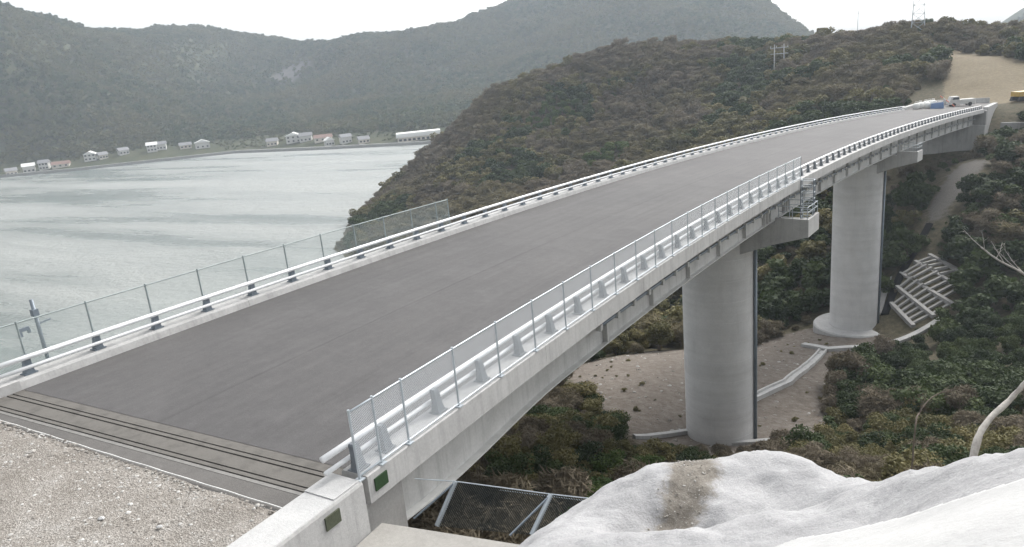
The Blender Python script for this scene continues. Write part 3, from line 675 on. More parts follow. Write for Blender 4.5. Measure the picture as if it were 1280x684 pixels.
def sdist_crest(x, y):    # how far outside the crest line
    d = np.full(len(x), 1e9); sg = np.zeros(len(x))
    for i in range(len(cr)-1):
        a, b = cr[i, :2], cr[i+1, :2]; ab = b-a; t = np.clip(((x-a[0])*ab[0]+(y-a[1])*ab[1])/(ab@ab), 0, 1)
        dx, dy = x-a[0]-ab[0]*t, y-a[1]-ab[1]*t; dd = np.hypot(dx, dy); m = dd < d
        d[m] = dd[m]; sg[m] = np.sign(ab[0]*dy-ab[1]*dx)[m]
    return d*sg
CHAN = [(12.45, -.3), (12.6, .6), (12.62, 1.4), (12.5, 2.4), (12.4, 3.1)]
def chan_mask(x, y):
    d = np.full(len(x), 1e9)
    for a, b in zip(CHAN[:-1], CHAN[1:]):
        a, b = np.array(a), np.array(b); ab = b-a; t = np.clip(((x-a[0])*ab[0]+(y-a[1])*ab[1])/(ab@ab), 0, 1); d = np.minimum(d, np.hypot(x-a[0]-ab[0]*t, y-a[1]-ab[1]*t))
    return np.clip(1.05-d/.62, 0, 1)
sx = np.arange(8.6, 21.5, .09); sy = np.arange(-8.5, 6.2, .09); X, Y = np.meshgrid(sx, sy)
so = heightfield('mortar_slope', sx, sy, shot_z, 'shotcrete', None, lambda c: (sdist_crest(c[:, 0], c[:, 1]) < 2.2) & (c[:, 0] > 9.6-.25*np.clip(c[:, 1], -9, 0)*0))
at = so.data.attributes.new('dirt', 'FLOAT', 'POINT'); co = np.zeros(len(so.data.vertices)*3); so.data.vertices.foreach_get('co', co); co = co.reshape(-1, 3)
at.data.foreach_set('value', chan_mask(co[:, 0], co[:, 1]).astype(np.float32)); struct(so)
# smoother berm lying over the upper part of the slope (ends in a thin ragged lip)
EDGE = [(13.2,-4.6),(14.4,-2.75),(14.95,-2.16),(15.74,-2.57),(16.37,-2.79),(16.79,-3.03),(18.5,-3.9)]
def berm_keep(c):
    e = np.array(EDGE); yy = np.interp(c[:, 0], e[:, 0], e[:, 1])+vnoise(c[:, 0], c[:, 1], .5, 31)*.05; return (c[:, 1] < yy) & (c[:, 0] > 13.3) & (c[:, 1] > -8.3)
bo = heightfield('mortar_berm', np.arange(13, 18.4, .06), np.arange(-8.4, -1, .06), lambda x, y: _shot(x, y)+.13+vnoise(x, y, .5, 33, 3)*.012, 'berm', None, berm_keep); struct(bo)
sm = bo.modifiers.new('thickness', 'SOLIDIFY'); sm.thickness = .16; sm.offset = -1

rw = empty('retaining_wall', (8.2, -2, -4), 'low tan concrete wall between the abutment and the white mortar slope', 'wall')
MB().hexa([(6.66, -6, -6), (11.5, -6, -6), (10.6, .62, -6), (6.66, .12, -6), (6.66, -6, -1.05), (11.5, -6, -1.0), (10.6, .62, -1.0), (6.66, .12, -1.05)]).build('wall_body', 'concrete_tan', rw)
nf = empty('net_fence', (7.7, .7, -1.1), 'dark net fence on grey inclined posts beyond the tan wall', 'fence')
PB = [(5.6, .42, -1.5), (7.66, .62, -1.2), (9.68, .95, -1.1), (11.6, 1.3, -1.05)]; PT = [(5.85, 1.0, -.55), (7.84, 1.2, -.47), (9.83, 1.6, -.56), (11.8, 2.0, -.6)]; BB = [(5.2, .3, -1.2), (7.25, .42, -1.0), (9.36, .66, -1.0), (11.2, 1.0, -1.0)]
for i in (1, 2):
    MB().bar(PB[i], PT[i], .075, .075).build('post', 'galv', nf); MB().bar(BB[i], Vector(PT[i])-Vector((.03, .06, .03)), .03).build('brace', 'galv_dark', nf)
MB().tube([(6.9, 1.05, -.52), PT[1], PT[2], PT[3]], .012, 5).build('wire', 'galv', nf)
for i in (1, 2):
    MB().quad(PB[i], PB[i+1], PT[i+1], PT[i], uv=[(i*2, 0), (i*2+2, 0), (i*2+2, 1), (i*2, 1)]).build('net_panel', 'mesh_dark', nf)
MB().tube([(6.4, 5.0, -3.3), (9, 5.4, -3.3), (12, 6, -3.3)], .012, 5).build('wire', 'galv', nf)

# ------------------------------------------------------------------ details on the far side of the valley
def sweep_path(mb, pts, prof, drop=0.0):
    pts = [Vector(p) for p in pts]; R = []
    for i, p in enumerate(pts):
        t = pts[min(i+1, len(pts)-1)]-pts[max(i-1, 0)]; t.z = 0; t.normalize(); e = Vector((t.y, -t.x, 0))
        R.append([p+e*a+Vector((0, 0, b)) for a, b in prof])
    return mb.rings(R)
def drape(pts, dz, n=14):
    P = np.array(pts, float); out = []
    for i in range(len(P)-1):
        for k in range(n):
            q = P[i]+(P[i+1]-P[i])*k/n; out.append(q[:2])
    out.append(P[-1][:2]); out = np.array(out); z = ground_z(out[:, 0], out[:, 1])+dz
    return [(float(a), float(b), float(c)) for (a, b), c in zip(out, z)]
tag(sweep_path(MB(), drape([(2.2, 47.5), (5.6, 58.7), (6.7, 77.0)], .28), [(-.45, -.5), (-.45, .12), (-.28, .12), (-.25, -.1), (.25, -.1), (.28, .12), (.45, .12), (.45, -.5)]).build('drain_channel', 'concrete_pale'), 'concrete drain channel running down bare ground between the two piers', 'channel')
tag(sweep_path(MB(), drape([(3.5, 40.6), (9.0, 42.0), (12, 43)], .1), [(-.2, -.5), (-.2, .22), (.2, .22), (.2, -.5)]).build('concrete_curb', 'concrete_pale'), 'low concrete curb along the track right of the near pier', 'curb')
tag(sweep_path(MB(), drape([(-2.2, 37.6), (.8, 42.0)], .1), [(-.2, -.5), (-.2, .22), (.2, .22), (.2, -.5)]).build('concrete_curb', 'concrete_pale'), 'low concrete curb on the dirt left of the near pier', 'curb')
tag(sweep_path(MB(), drape([(4.2, 79.2), (7.2, 77.6), (11.6, 80.0), (15.7, 83.8), (19.4, 87.2)], .25), [(-.35, -1.2), (-.35, .15), (.35, .15), (.35, -1.2)]).build('pad_wall', 'concrete_pale'), 'curved pale concrete edge wall below the far pier pad', 'wall')
# crib frame on the slope right of the far pier
def gpt(x, y, d): return (float(x), float(y), float(ground_z([x], [y])[0])+d)
LM = [((13.2, 91.1), (15.9, 86.0)), ((13.7, 93.6), (18.0, 87.3)), ((14.0, 96.0), (20.4, 88.3)), ((15.6, 97.9), (20.9, 91.4)), ((17.2, 99.2), (20.6, 95.2))]
cf = empty('crib_frame', gpt(16, 89, 0), 'grey concrete crib lattice on the cut slope beside the far pier', 'crib frame')
def member(a, b, w_, d, n, name):
    P_ = [gpt(a[0]+(b[0]-a[0])*k/n, a[1]+(b[1]-a[1])*k/n, d) for k in range(n+1)]; m = MB(); t = Vector((b[0]-a[0], b[1]-a[1], 0)).normalized(); e = Vector((t.y, -t.x, 0))*w_/2
    m.rings([[Vector(p)-e-Vector((0, 0, .75)), Vector(p)+e-Vector((0, 0, .75)), Vector(p)+e, Vector(p)-e] for p in P_]); m.build(name, 'concrete', cf)
for a, b in LM: member(a, b, .5, .36, 1, 'main_beam')
for (a0, a1), (b0, b1) in zip(LM[:-1], LM[1:]):
    L0 = math.dist(a0, a1); n = max(4, int(L0/.95))
    for k in range(n):
        f = (k+.35)/n; p = (a0[0]+(a1[0]-a0[0])*f, a0[1]+(a1[1]-a0[1])*f)
        bd = ((b1[0]-b0[0]), (b1[1]-b0[1])); L1 = math.hypot(*bd); up_dir = (.83, .56); # rise straight up the slope
        # intersection of p + t*up with the next main beam
        det = up_dir[0]*(-bd[1])-up_dir[1]*(-bd[0]); rx, ry = b0[0]-p[0], b0[1]-p[1]
        t_ = (rx*(-bd[1])-ry*(-bd[0]))/det; w_ = (up_dir[0]*ry-up_dir[1]*rx)/det
        if -.05 < w_ < 1.05: member(p, (p[0]+up_dir[0]*t_, p[1]+up_dir[1]*t_), .34, .24, 1, 'cross_beam')
bs = drape([(12.6, 89.4), (13.3, 92.6), (14.2, 96.2), (15.6, 101.7), (17.1, 107.2)], .2)
tag(sweep_path(MB(), bs, [(-.48, -.6), (-.46, .0), (0, .1), (.46, .0), (.48, -.6)]).build('drain_sheet', 'black_sheet'), 'black rubber drain sheet running up the slope behind the far pier', 'drain sheet')
q8 = [(11.4, 89.8), (12.2, 89.7), (13.0, 96.3), (11.2, 96.4)]; zq = [float(ground_z([a], [b])[0])+.15 for a, b in q8]
tag(MB().hexa([(a, b, c-.3) for (a, b), c in zip(q8, zq)]+[(a, b, c) for (a, b), c in zip(q8, zq)]).build('slope_slab', 'concrete'), 'tapering grey concrete slab on the slope left of the black drain sheet', 'slab')

# H-frame utility pole, lattice tower and mast on the wooded hill
x, y = -23.4, 227.2; z = float(ground_z([x], [y])[0])
up_ = empty('utility_pole', (x, y, z), 'twin leg utility pole standing in the woods on the hill', 'utility pole')
for dx in (-1.4, 1.4): MB().tube([(x+dx, y, z-.5), (x+dx*.95, y, z+9.6)], [.2, .13], 8).build('leg', 'concrete_pale', up_, True)
for dz in (8.6, 6.9): MB().bar((x-2.6, y, z+dz), (x+2.6, y, z+dz), .16).build('crossarm', 'galv', up_)
for dx in (-2.4, -.8, .8, 2.4): MB().tube([(x+dx, y, z+8.7), (x+dx, y, z+9.2)], .09, 6).build('insulator', 'wall_white', up_)
x, y = 12.3, 238.0; z = float(ground_z([x], [y])[0])
tw = empty('transmission_tower', (x, y, z), 'tall pale lattice transmission tower on the hill crest', 'tower')
def tleg(k, h): w_ = 1.7*(1-h/44); return (x+(w_ if k in (0, 1) else -w_), y+(w_ if k in (0, 3) else -w_), z+h)
for k in range(4): MB().bar(tleg(k, -1), tleg(k, 30), .17).build('leg', 'galv', tw)
hs_ = [0, 2.6, 5, 7.3, 9.5, 11.6, 13.6, 15.5, 17.3, 19, 20.6, 22.1, 23.5, 24.8, 26, 27.2, 28.4, 29.6]
for a, b in zip(hs_[:-1], hs_[1:]):
    m = MB()
    for k in range(4): m.bar(tleg(k, a), tleg((k+1) % 4, b), .09); m.bar(tleg((k+1) % 4, a), tleg(k, b), .09); m.bar(tleg(k, b), tleg((k+1) % 4, b), .09)
    m.build('bracing', 'galv', tw)
for h in (20, 24, 28): MB().bar((x-4.5, y, z+h), (x+4.5, y, z+h), .2).build('crossarm', 'galv', tw)
x, y = -3.8, 244.7; z = float(ground_z([x], [y])[0])
ms = empty('mast', (x, y, z), 'thin bare mast above the trees left of the tower', 'mast')
MB().tube([(x, y, z), (x, y, z+9)], .1, 6).build('shaft', 'galv', ms); MB().bar((x-.7, y, z+8), (x+.7, y, z+8), .08).build('crossarm', 'galv', ms)

# construction clutter at the far end of the bridge
def zroad(s, u): return pt(s, u, .01)
def bulk_bag(s, u, label, mat='white_sheet'):
    x, y, z = zroad(s, u); b = empty('bulk_bag', (x, y, z), label, 'bag', 'white bulk bags at the far end of the bridge')
    R = []
    for h, r in ((0, .48), (.15, .6), (.55, .64), (.9, .58), (1.02, .35), (1.12, .12)): R.append([(x+r*math.cos(k*math.pi/6)*(1+.06*math.sin(3*k)), y+r*math.sin(k*math.pi/6), z+h) for k in range(12)])
    MB().rings(R).build('sack', mat, b, True); MB().tube([(x-.3, y, z+.95), (x-.2, y, z+1.35), (x+.2, y, z+1.35), (x+.3, y, z+.95)], .04, 5).build('loop', mat, b)
i = 0
for s, u in ((150, -4.9), (151.5, -4.6), (153, -4.8), (154.6, -4.3), (156, -4.5), (157.5, -4.2), (152.2, -3.4), (159, -3.8)):
    bulk_bag(s, u, '%s white bulk bag from the near end of the row behind the bridge' % ('first', 'second', 'third', 'fourth', 'fifth', 'sixth', 'odd inner', 'last')[i]); i += 1
x, y, z = zroad(152, -1.8)
ts = empty('tarp_stack', (x, y, z), 'stack under a bright blue sheet at the far bridge end', 'stack')
MB().hexa([(x-1.1, y-.8, z), (x+1.1, y-.8, z), (x+1.1, y+.8, z), (x-1.1, y+.8, z), (x-.95, y-.65, z+.95), (x+1.0, y-.7, z+1.15), (x+.95, y+.65, z+1.05), (x-1, y+.7, z+.9)]).build('sheet', 'blue_sheet', ts)
MB().bar((x-1.12, y, z+.3), (x+1.12, y, z+.3), .06, 1.66).build('rope', 'white_sheet', ts)
# white pickup truck
x, y, z = zroad(158, 1.0); a = -sdir(158)+.5
pk = empty('pickup_truck', (x, y, z), 'small white truck parked at the far bridge end', 'truck')
def lc(dx, dy, dz): return (x+dx*math.cos(a)-dy*math.sin(a), y+dx*math.sin(a)+dy*math.cos(a), z+dz)
def lbox(x0, x1, y0, y1, z0, z1, tx=0.0): return MB().hexa([lc(x0, y0, z0), lc(x1, y0, z0), lc(x1, y1, z0), lc(x0, y1, z0), lc(x0+tx, y0+.08, z1), lc(x1-tx*.3, y0+.08, z1), lc(x1-tx*.3, y1-.08, z1), lc(x0+tx, y1-.08, z1)])
lbox(-2.2, 2.2, -.8, .8, .4, .85).build('chassis', 'wall_white', pk); lbox(-2.15, -.4, -.8, .8, .86, 1.85, .35).build('cab', 'wall_white', pk); lbox(-1.7, -.5, -.84, .84, 1.3, 1.7, .2).build('window', 'dark_glass', pk); lbox(-.3, 2.2, -.85, .85, .86, 1.25).build('cargo_bed', 'wall_white', pk)
for dx in (-1.4, 1.4):
    for dy in (-.78, .78): MB().tube([lc(dx, dy-.1, .34), lc(dx, dy+.1, .34)], .34, 14).build('wheel', 'rubber', pk)
# yellow excavator
x, y, z = 31.5, 160.5, float(ground_z([31.5], [160.5])[0]); z = max(z, -8.2); a = .6
ex = empty('excavator', (x, y, z), 'yellow excavator beside the tan slope at the far right', 'excavator')
for dy in (-.95, .95): lbox(-1.7, 1.7, dy-.28, dy+.28, 0, .75, .2).build('track', 'rubber', ex)
lbox(-1.6, 1.3, -1.15, 1.15, .85, 1.7).build('body', 'yellow_paint', ex); lbox(.1, 1.3, -1.1, -.1, 1.71, 2.75, .1).build('cab', 'yellow_paint', ex); lbox(.2, 1.33, -1.12, -.08, 2.0, 2.6, .1).build('window', 'dark_glass', ex)
MB().bar(lc(1.2, .3, 1.6), lc(3.2, .3, 3.6), .35, .45).build('boom', 'yellow_paint', ex); MB().bar(lc(3.2, .3, 3.6), lc(4.6, .3, 1.9), .28, .35).build('dipper', 'yellow_paint', ex); lbox(4.3, 5.0, 0, .65, 1.2, 1.9, .1).build('bucket', 'rubber', ex)
# red and white leaning barrier pole
x, y, z = zroad(155, .6)
bp = empty('barrier_pole', (x, y, z), 'red and white pole leaning by the blue stack', 'pole')
for k in range(5): MB().tube([(x-.5*k, y, z+.1+.42*k), (x-.5*k-.48, y, z+.1+.42*k+.40)], .09, 8).build('band', 'red_paint' if k % 2 == 0 else 'wall_white', bp)
# low barrier rows at the very end
for s, u, mt in ((161, -1, 'concrete_pale'), (163.5, 1.2, 'wall_white'), (166, 3.2, 'concrete_pale')):
    x, y, z = zroad(s, u); a = -sdir(s); b = empty('road_barrier', (x, y, z), {161: 'grey concrete barrier nearest the white bags', 163.5: 'white barrier in the middle of the far road end', 166: 'grey barrier nearest the excavator'}[s], 'barrier')
    lbox(-1.5, 1.5, -.3, .3, 0, .3).build('foot', mt, b); lbox(-1.5, 1.5, -.16, .16, .301, .95).build('panel', mt, b)

# ------------------------------------------------------------------ houses on the far shore
HOUSES = [(-598,298,9,7,4.5,'wall_cream','roof_tile',0), (-600,311,11,8,6,'wall_white','roof_pale',0), (-592,319,9,8,6.5,'wall_white','roof_tile',0), (-578,326,14,7,3.2,'wall_cream','roof_red',0), (-574,345,10,8,6.5,'wall_white','roof_pale',1), (-566,351,8,7,4,'wall_cream','roof_tile',0), (-556,364,8,7,4.2,'wall_white','roof_tile',0), (-543,379,10,8,6.5,'wall_white','roof_pale',0), (-535,386,10,7,5.5,'wall_white','roof_tile',0), (-521,398,9,7,3.5,'wall_cream','roof_tile',0), (-509,404,12,8,6,'wall_white','roof_pale',1), (-440,418,11,8,4.5,'wall_cream','roof_tile',0), (-424,423,12,9,7,'wall_white','roof_pale',1), (-412,424,10,8,5.5,'wall_white','roof_tile',0), (-392,420,13,8,3.6,'wall_cream','roof_red',0), (-376,410,7,7,5.2,'wall_white','roof_pale',1), (-362,415,8,7,5.8,'wall_white','roof_tile',0), (-345,414,10,7,3.6,'wall_cream','roof_tile',0)]
HL = ['cream cottage at the left end of the far shore houses', 'white house with pale roof, second from the left on the shore', 'tall white house with grey roof, third from the left on the shore', 'long low cream shed with red roof on the left shore', 'white gabled house with pale roof right of the long red roofed shed', 'low cream house beside the gabled white house on the shore', 'small white house alone midway along the left shore', 'large white house with pale roof, left of a touching pair', 'white house with grey roof, right of a touching pair', 'low cream house near the end of the left shore row', 'white gabled house closing the left shore row', 'cream house at the left of the middle shore cluster', 'tallest white gabled house in the middle shore cluster', 'white house with grey roof beside the tallest gabled house', 'long low cream shed with red roof in the middle cluster', 'small white gabled house left of a grey roofed neighbour near the pale hall', 'white house with grey roof two left of the long pale hall', 'low cream house just left of the long pale hall']
for (x, y, wd, dp, h, wm_, rm, gb), lab in zip(HOUSES, HL):
    h *= .8; wd *= random.uniform(.72, 1.05); dp *= .85; x += random.uniform(-4, 4); a = math.atan2(y-CAM[1], x-CAM[0])-math.pi/2+random.uniform(-.3, .3); z = max(float(far_z([x], [y])[0]), -39.2)-.3
    hz = empty('house', (x, y, z), lab, 'house', 'houses along the far shore')
    lbox_ = lambda x0, x1, y0, y1, z0, z1: MB().hexa([lc(x0, y0, z0), lc(x1, y0, z0), lc(x1, y1, z0), lc(x0, y1, z0), lc(x0, y0, z1), lc(x1, y0, z1), lc(x1, y1, z1), lc(x0, y1, z1)])
    wl = lbox_(-wd/2, wd/2, -dp/2, dp/2, -2, h).build('wall', wm_, hz)
    e = .6; rh = 1.6+.12*dp; m = MB()
    if gb: P6 = [(-wd/2-e, -dp/2-e, h+.01), (wd/2+e, -dp/2-e, h+.01), (wd/2+e, dp/2+e, h+.01), (-wd/2-e, dp/2+e, h+.01), (0, -dp/2-e, h+rh), (0, dp/2+e, h+rh)]; fs = [(0, 1, 4), (1, 2, 5, 4), (2, 3, 5), (3, 0, 4, 5), (3, 2, 1, 0)]
    else: P6 = [(-wd/2-e, -dp/2-e, h+.01), (wd/2+e, -dp/2-e, h+.01), (wd/2+e, dp/2+e, h+.01), (-wd/2-e, dp/2+e, h+.01), (-wd/2-e, 0, h+rh), (wd/2+e, 0, h+rh)]; fs = [(0, 1, 5, 4), (1, 2, 5), (2, 3, 4, 5), (3, 0, 4), (3, 2, 1, 0)]
    m.v = [lc(*p) for p in P6]; m.f = fs; m.build('roof', rm, hz)
    for r_ in range(2 if h > 5 else 1):
        for k in range(3): u = -wd/2+wd*(k+.5)/3; lbox_(u-.7, u+.7, -dp/2-.06, -dp/2-.004, .9+2.8*r_, 2.1+2.8*r_).build('window', 'dark_glass', hz)
x, y, a = -303, 424, math.atan2(424-CAM[1], -303-CAM[0])-math.pi/2; z = -39
hl = empty('hall', (x, y, z), 'long low hall with bright white roof on the shore next to the near headland', 'hall')
lbox(-15, 15, -6, 6, -1, 3.6).build('wall', 'wall_cream', hl); lbox(-16, 16, -7, 7, 3.61, 6.4, .4).build('roof', 'roof_pale', hl)
for k in range(9): u = -13+26*k/8; lbox(u-1, u+1, -6.05, -6.003, 1, 2.6).build('window', 'dark_glass', hl)
SH = [(-640,225),(-608,290),(-552,320),(-508,358),(-462,396),(-376,399),(-289,408),(-240,435)]
tag(sweep_path(MB(), [(x, y, -39.6) for x, y in SH], [(-1.2, -2), (-1.2, 1.6), (1.2, 1.6), (1.2, -2)]).build('sea_wall', 'concrete'), 'grey sea wall along the far shore below the houses', 'wall')

# ------------------------------------------------------------------ vegetation
def crown(seed, n, leaf, lobes=7, aspect=1.0, z0=.22, elong=1.0, shell=.55, spread=.36):
    """leaf-sized quads spread through overlapping lobes; unit height, crown radius about .45*aspect"""
    r = np.random.default_rng(seed); L = []
    for i in range(lobes):
        a = r.uniform(0, 2*math.pi); d = math.sqrt(r.uniform(.0, 1))*spread*aspect; h = r.uniform(z0+.14, .84)
        d *= math.sqrt(max(.15, 1-((h-.5)/.5)**2)); L.append((d*math.cos(a), d*math.sin(a), h, r.uniform(.15, .25)))
    L.append((0, 0, .6, .27)); L = np.array(L); k = r.integers(0, len(L), n)
    dv = r.normal(size=(n, 3)); dv /= np.linalg.norm(dv, axis=1)[:, None]; rad = L[k, 3]*(shell+(1-shell)*r.random(n))**.7*r.uniform(.75, 1.16, n)
    c = L[k, :3]+dv*rad[:, None]*np.array([aspect, aspect, .85]); c[:, 2] = np.clip(c[:, 2], .02, 1.05)
    nv = dv*.7+r.normal(size=(n, 3))*.6+np.array([0, 0, .35]); nv /= np.linalg.norm(nv, axis=1)[:, None]
    t = np.cross(nv, r.normal(size=(n, 3))); t /= np.linalg.norm(t, axis=1)[:, None]; b = np.cross(nv, t)
    s = leaf*r.uniform(.6, 1.4, n)[:, None]; t = t*s*.5*elong; b = b*s*.5/elong
    V = np.stack([c-t-b*.4, c+t*.15-b, c+t+b*.3, c-t*.2+b], 1).reshape(-1, 3)
    return V, np.arange(4*n).reshape(-1, 4)
def np_mesh(name, V, Fq, mat):
    me = bpy.data.meshes.new(name); me.vertices.add(len(V)); me.vertices.foreach_set('co', V.astype(np.float32).ravel())
    me.loops.add(Fq.size); me.loops.foreach_set('vertex_index', Fq.astype(np.int32).ravel()); me.polygons.add(len(Fq))
    me.polygons.foreach_set('loop_start', np.arange(0, Fq.size, 4, dtype=np.int32)); me.polygons.foreach_set('loop_total', np.full(len(Fq), 4, np.int32))
    me.materials.append(M[mat]); me.update(); me.validate(); return me
def trunk_mesh(seed, mat='bark', h=.62, r0=.035, limbs=5):
    r = random.Random(seed); m = MB(); top = (r.uniform(-.05, .05), r.uniform(-.05, .05), h)
    m.tube([(0, 0, -.08), (top[0]*.4, top[1]*.4, h*.45), top], [r0, r0*.75, r0*.35], 6)
    for k in range(limbs):
        z = h*r.uniform(.35, .9); a = r.uniform(0, 6.28); ln = r.uniform(.2, .34); b = (top[0]*z/h, top[1]*z/h, z)
        m.tube([b, (b[0]+ln*.6*math.cos(a), b[1]+ln*.6*math.sin(a), z+ln*.45), (b[0]+ln*math.cos(a+.3), b[1]+ln*math.sin(a+.3), z+ln*.95)], [r0*.45, r0*.3, r0*.12], 4)
    return m.mesh('trunk', mat, True)
KINDS = {  # kind: (material, elong, aspect)
 'evergreen': ('leaf_green', 1.15, 1.05), 'olive': ('leaf_olive', 1.2, 1.05), 'bright': ('leaf_bright', 1.15, 1.0), 'bare': ('twig_brown', 2.6, 1.05)}
NEARV, MIDV, TRUNK = {}, {}, [trunk_mesh(i) for i in range(3)]
for ki, (kn, (mt, el, asp)) in enumerate(KINDS.items()):
    NEARV[kn] = [np_mesh('crown', *crown(100+ki*10+i, 4200, .05 if kn != 'bare' else .058, 8, asp, elong=el), mt) for i in range(3)]
    MIDV[kn] = [np_mesh('crown_mid', *crown(200+ki*10+i, 1000, .10 if kn != 'bare' else .095, 8, asp, z0=.05, elong=el), mt) for i in range(4)]
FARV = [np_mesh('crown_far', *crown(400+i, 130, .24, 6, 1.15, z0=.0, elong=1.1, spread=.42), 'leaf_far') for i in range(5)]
SHRUBV = {kn: [np_mesh('foliage', *crown(300+ki*10+i, 3000, .062 if kn != 'bare' else .075, 9, 1.5, z0=-.1, elong=KINDS[kn][1]*1.1), KINDS[kn][0]) for i in range(3)] for ki, kn in enumerate(KINDS)}

def view_xy(x, y, z):    # azimuth window with a generous margin, so nothing is grown where no view reaches
    d = np.stack([x-CAM[0], y-CAM[1], z-CAM[2]], 1); return np.abs(np.arctan2(d@R_, d@F_)) < math.radians(43)
def jitter_grid(x0, x1, y0, y1, sp, seed):
    r = np.random.default_rng(seed); X, Y = np.meshgrid(np.arange(x0, x1, sp), np.arange(y0, y1, sp)); n = X.size
    return X.ravel()+r.uniform(-.45, .45, n)*sp, Y.ravel()+r.uniform(-.45, .45, n)*sp, r
def scatter(name, P, rot, scl, meshes, label, cat):
    """one mass of growth: points that instance a few crown meshes"""
    me = bpy.data.meshes.new(name); me.from_pydata(P.tolist(), [], [])
    a = me.attributes.new('rot', 'FLOAT_VECTOR', 'POINT'); a.data.foreach_set('vector', np.stack([rot*0, rot*0, rot], 1).astype(np.float32).ravel())
    a = me.attributes.new('scl', 'FLOAT_VECTOR', 'POINT'); a.data.foreach_set('vector', scl.astype(np.float32).ravel())
    a = me.attributes.new('vid', 'INT', 'POINT'); a.data.foreach_set('value', np.random.default_rng(3).integers(0, len(meshes), len(P)).astype(np.int32))
    o = link(name, me); t = bpy.data.node_groups.new(name+'_nodes', 'GeometryNodeTree')
    t.interface.new_socket('Geometry', in_out='INPUT', socket_type='NodeSocketGeometry'); t.interface.new_socket('Geometry', in_out='OUTPUT', socket_type='NodeSocketGeometry')
    gi, go = t.nodes.new('NodeGroupInput'), t.nodes.new('NodeGroupOutput'); ip = t.nodes.new('GeometryNodeInstanceOnPoints'); ip.inputs['Pick Instance'].default_value = True
    jn = t.nodes.new('GeometryNodeJoinGeometry')
    for m_ in meshes:
        so_ = bpy.data.objects.new(m_.name+'_source', m_); oi = t.nodes.new('GeometryNodeObjectInfo'); oi.inputs['Object'].default_value = so_; oi.inputs['As Instance'].default_value = True
        t.links.new(oi.outputs['Geometry'], jn.inputs[0])
    def attr(nm, ty):
        x = t.nodes.new('GeometryNodeInputNamedAttribute'); x.data_type = ty; x.inputs['Name'].default_value = nm; return x.outputs['Attribute']
    er = t.nodes.new('FunctionNodeEulerToRotation'); t.links.new(attr('rot', 'FLOAT_VECTOR'), er.inputs[0])
    t.links.new(gi.outputs[0], ip.inputs['Points']); t.links.new(jn.outputs[0], ip.inputs['Instance']); t.links.new(attr('vid', 'INT'), ip.inputs['Instance Index'])
    t.links.new(er.outputs[0], ip.inputs['Rotation']); t.links.new(attr('scl', 'FLOAT_VECTOR'), ip.inputs['Scale']); t.links.new(ip.outputs[0], go.inputs[0])
    md = o.modifiers.new('growth', 'NODES'); md.node_group = t
    tag(o, label, cat, None, 'stuff'); return o

# --- woods on the near headland and the right valley side
x, y, r = jitter_grid(-185, 62, 40, 285, 2.8, 41); z = ground_z(x, y)
s_, u_ = su_of(x, y); deck = np.interp(s_, _S, _Z)
ok = (z > -39.2) & view_xy(x, y, z) & ~in_poly(x, y, DIRT) & ~in_poly(x, y, TAN) & ~in_poly(x, y, GULLYX) & ~in_poly(x, y, LATT)
h = np.clip(3.1*np.exp(r.normal(0, .2, len(x))), 1.9, 5.2)*(1+.25*vnoise(x, y, 25, 51))
right = (u_ > 7)
h = np.where(right, h*.85, h)
corr = (np.abs(u_) < 9.5) & (s_ < 190) & (s_ > 0); h = np.where(corr & (deck-3.2-z < h), deck-3.4-z, h)
ok &= h > 1.1
ok &= ~((s_ > 118) & (s_ < 150) & (np.abs(u_) < 9) & (z > -26))
ok &= ~((s_ > 142) & (np.abs(u_) < 13) & (s_ < 192))
ok &= ~((np.hypot(x-8.9, y-87) < 7.5)) & ~((np.abs(x-12.5) < 3) & (y > 84) & (y < 93)) & ~((x > 3) & (x < 18.5) & (y > 75) & (y < 85.5))
ok &= ~(np.hypot(x+23.4, y-227.2) < 2.2)
ok &= ~((np.hypot(x-CAM[0], y-CAM[1]) < 58))
# the dark stand under the far half of the bridge is green, the headland is mostly bare brown wood
green = vnoise(x, y, 34, 61, 3)+.55*vnoise(x, y, 9, 62, 2)
hillside = ~right
q = r.random(len(x))
kind = np.where(green > .30, 'evergreen', np.where(green > .12, 'olive', 'bare'))
kind = np.where(right, np.where((green > -.12) | (q < .45), 'evergreen', np.where(q < .62, 'olive', 'bare')), kind)
kind = np.where((np.hypot(x+99, y-226) < 9) | (np.hypot(x+64, y-190) < 7), 'bright', kind)
dist = np.hypot(x-CAM[0], y-CAM[1]); idx = np.where(ok)[0]; idx = idx[np.argsort(dist[idx])]
GRP = {'evergreen': 'evergreen trees of the valley woods', 'olive': 'olive green trees of the valley woods', 'bright': 'bright green trees on the headland', 'bare': 'bare brown trees of the valley woods'}
def where_txt(i):
    if u_[i] > 7:
        if y[i] > 112: return 'high on the slope below the far abutment'
        if y[i] > 92: return 'on the slope above the crib lattice'
        return 'on the flat beside the drain channel' if x[i] < 15 else 'on the flat in front of the crib lattice' if y[i] > 66 else 'at the right edge above the white mortar slope'
    if u_[i] < -7: return ('low on the headland just behind the rail' if math.hypot(x[i]+64, y[i]-190) < 12 else 'halfway up the headland') if y[i] > 120 else 'in the hollow left of the bridge'
    return 'in the hollow beneath the bridge deck'
LOOK = {'evergreen': 'dark evergreen tree', 'olive': 'olive green tree', 'bright': 'bright leafy tree', 'bare': 'leafless brown tree'}
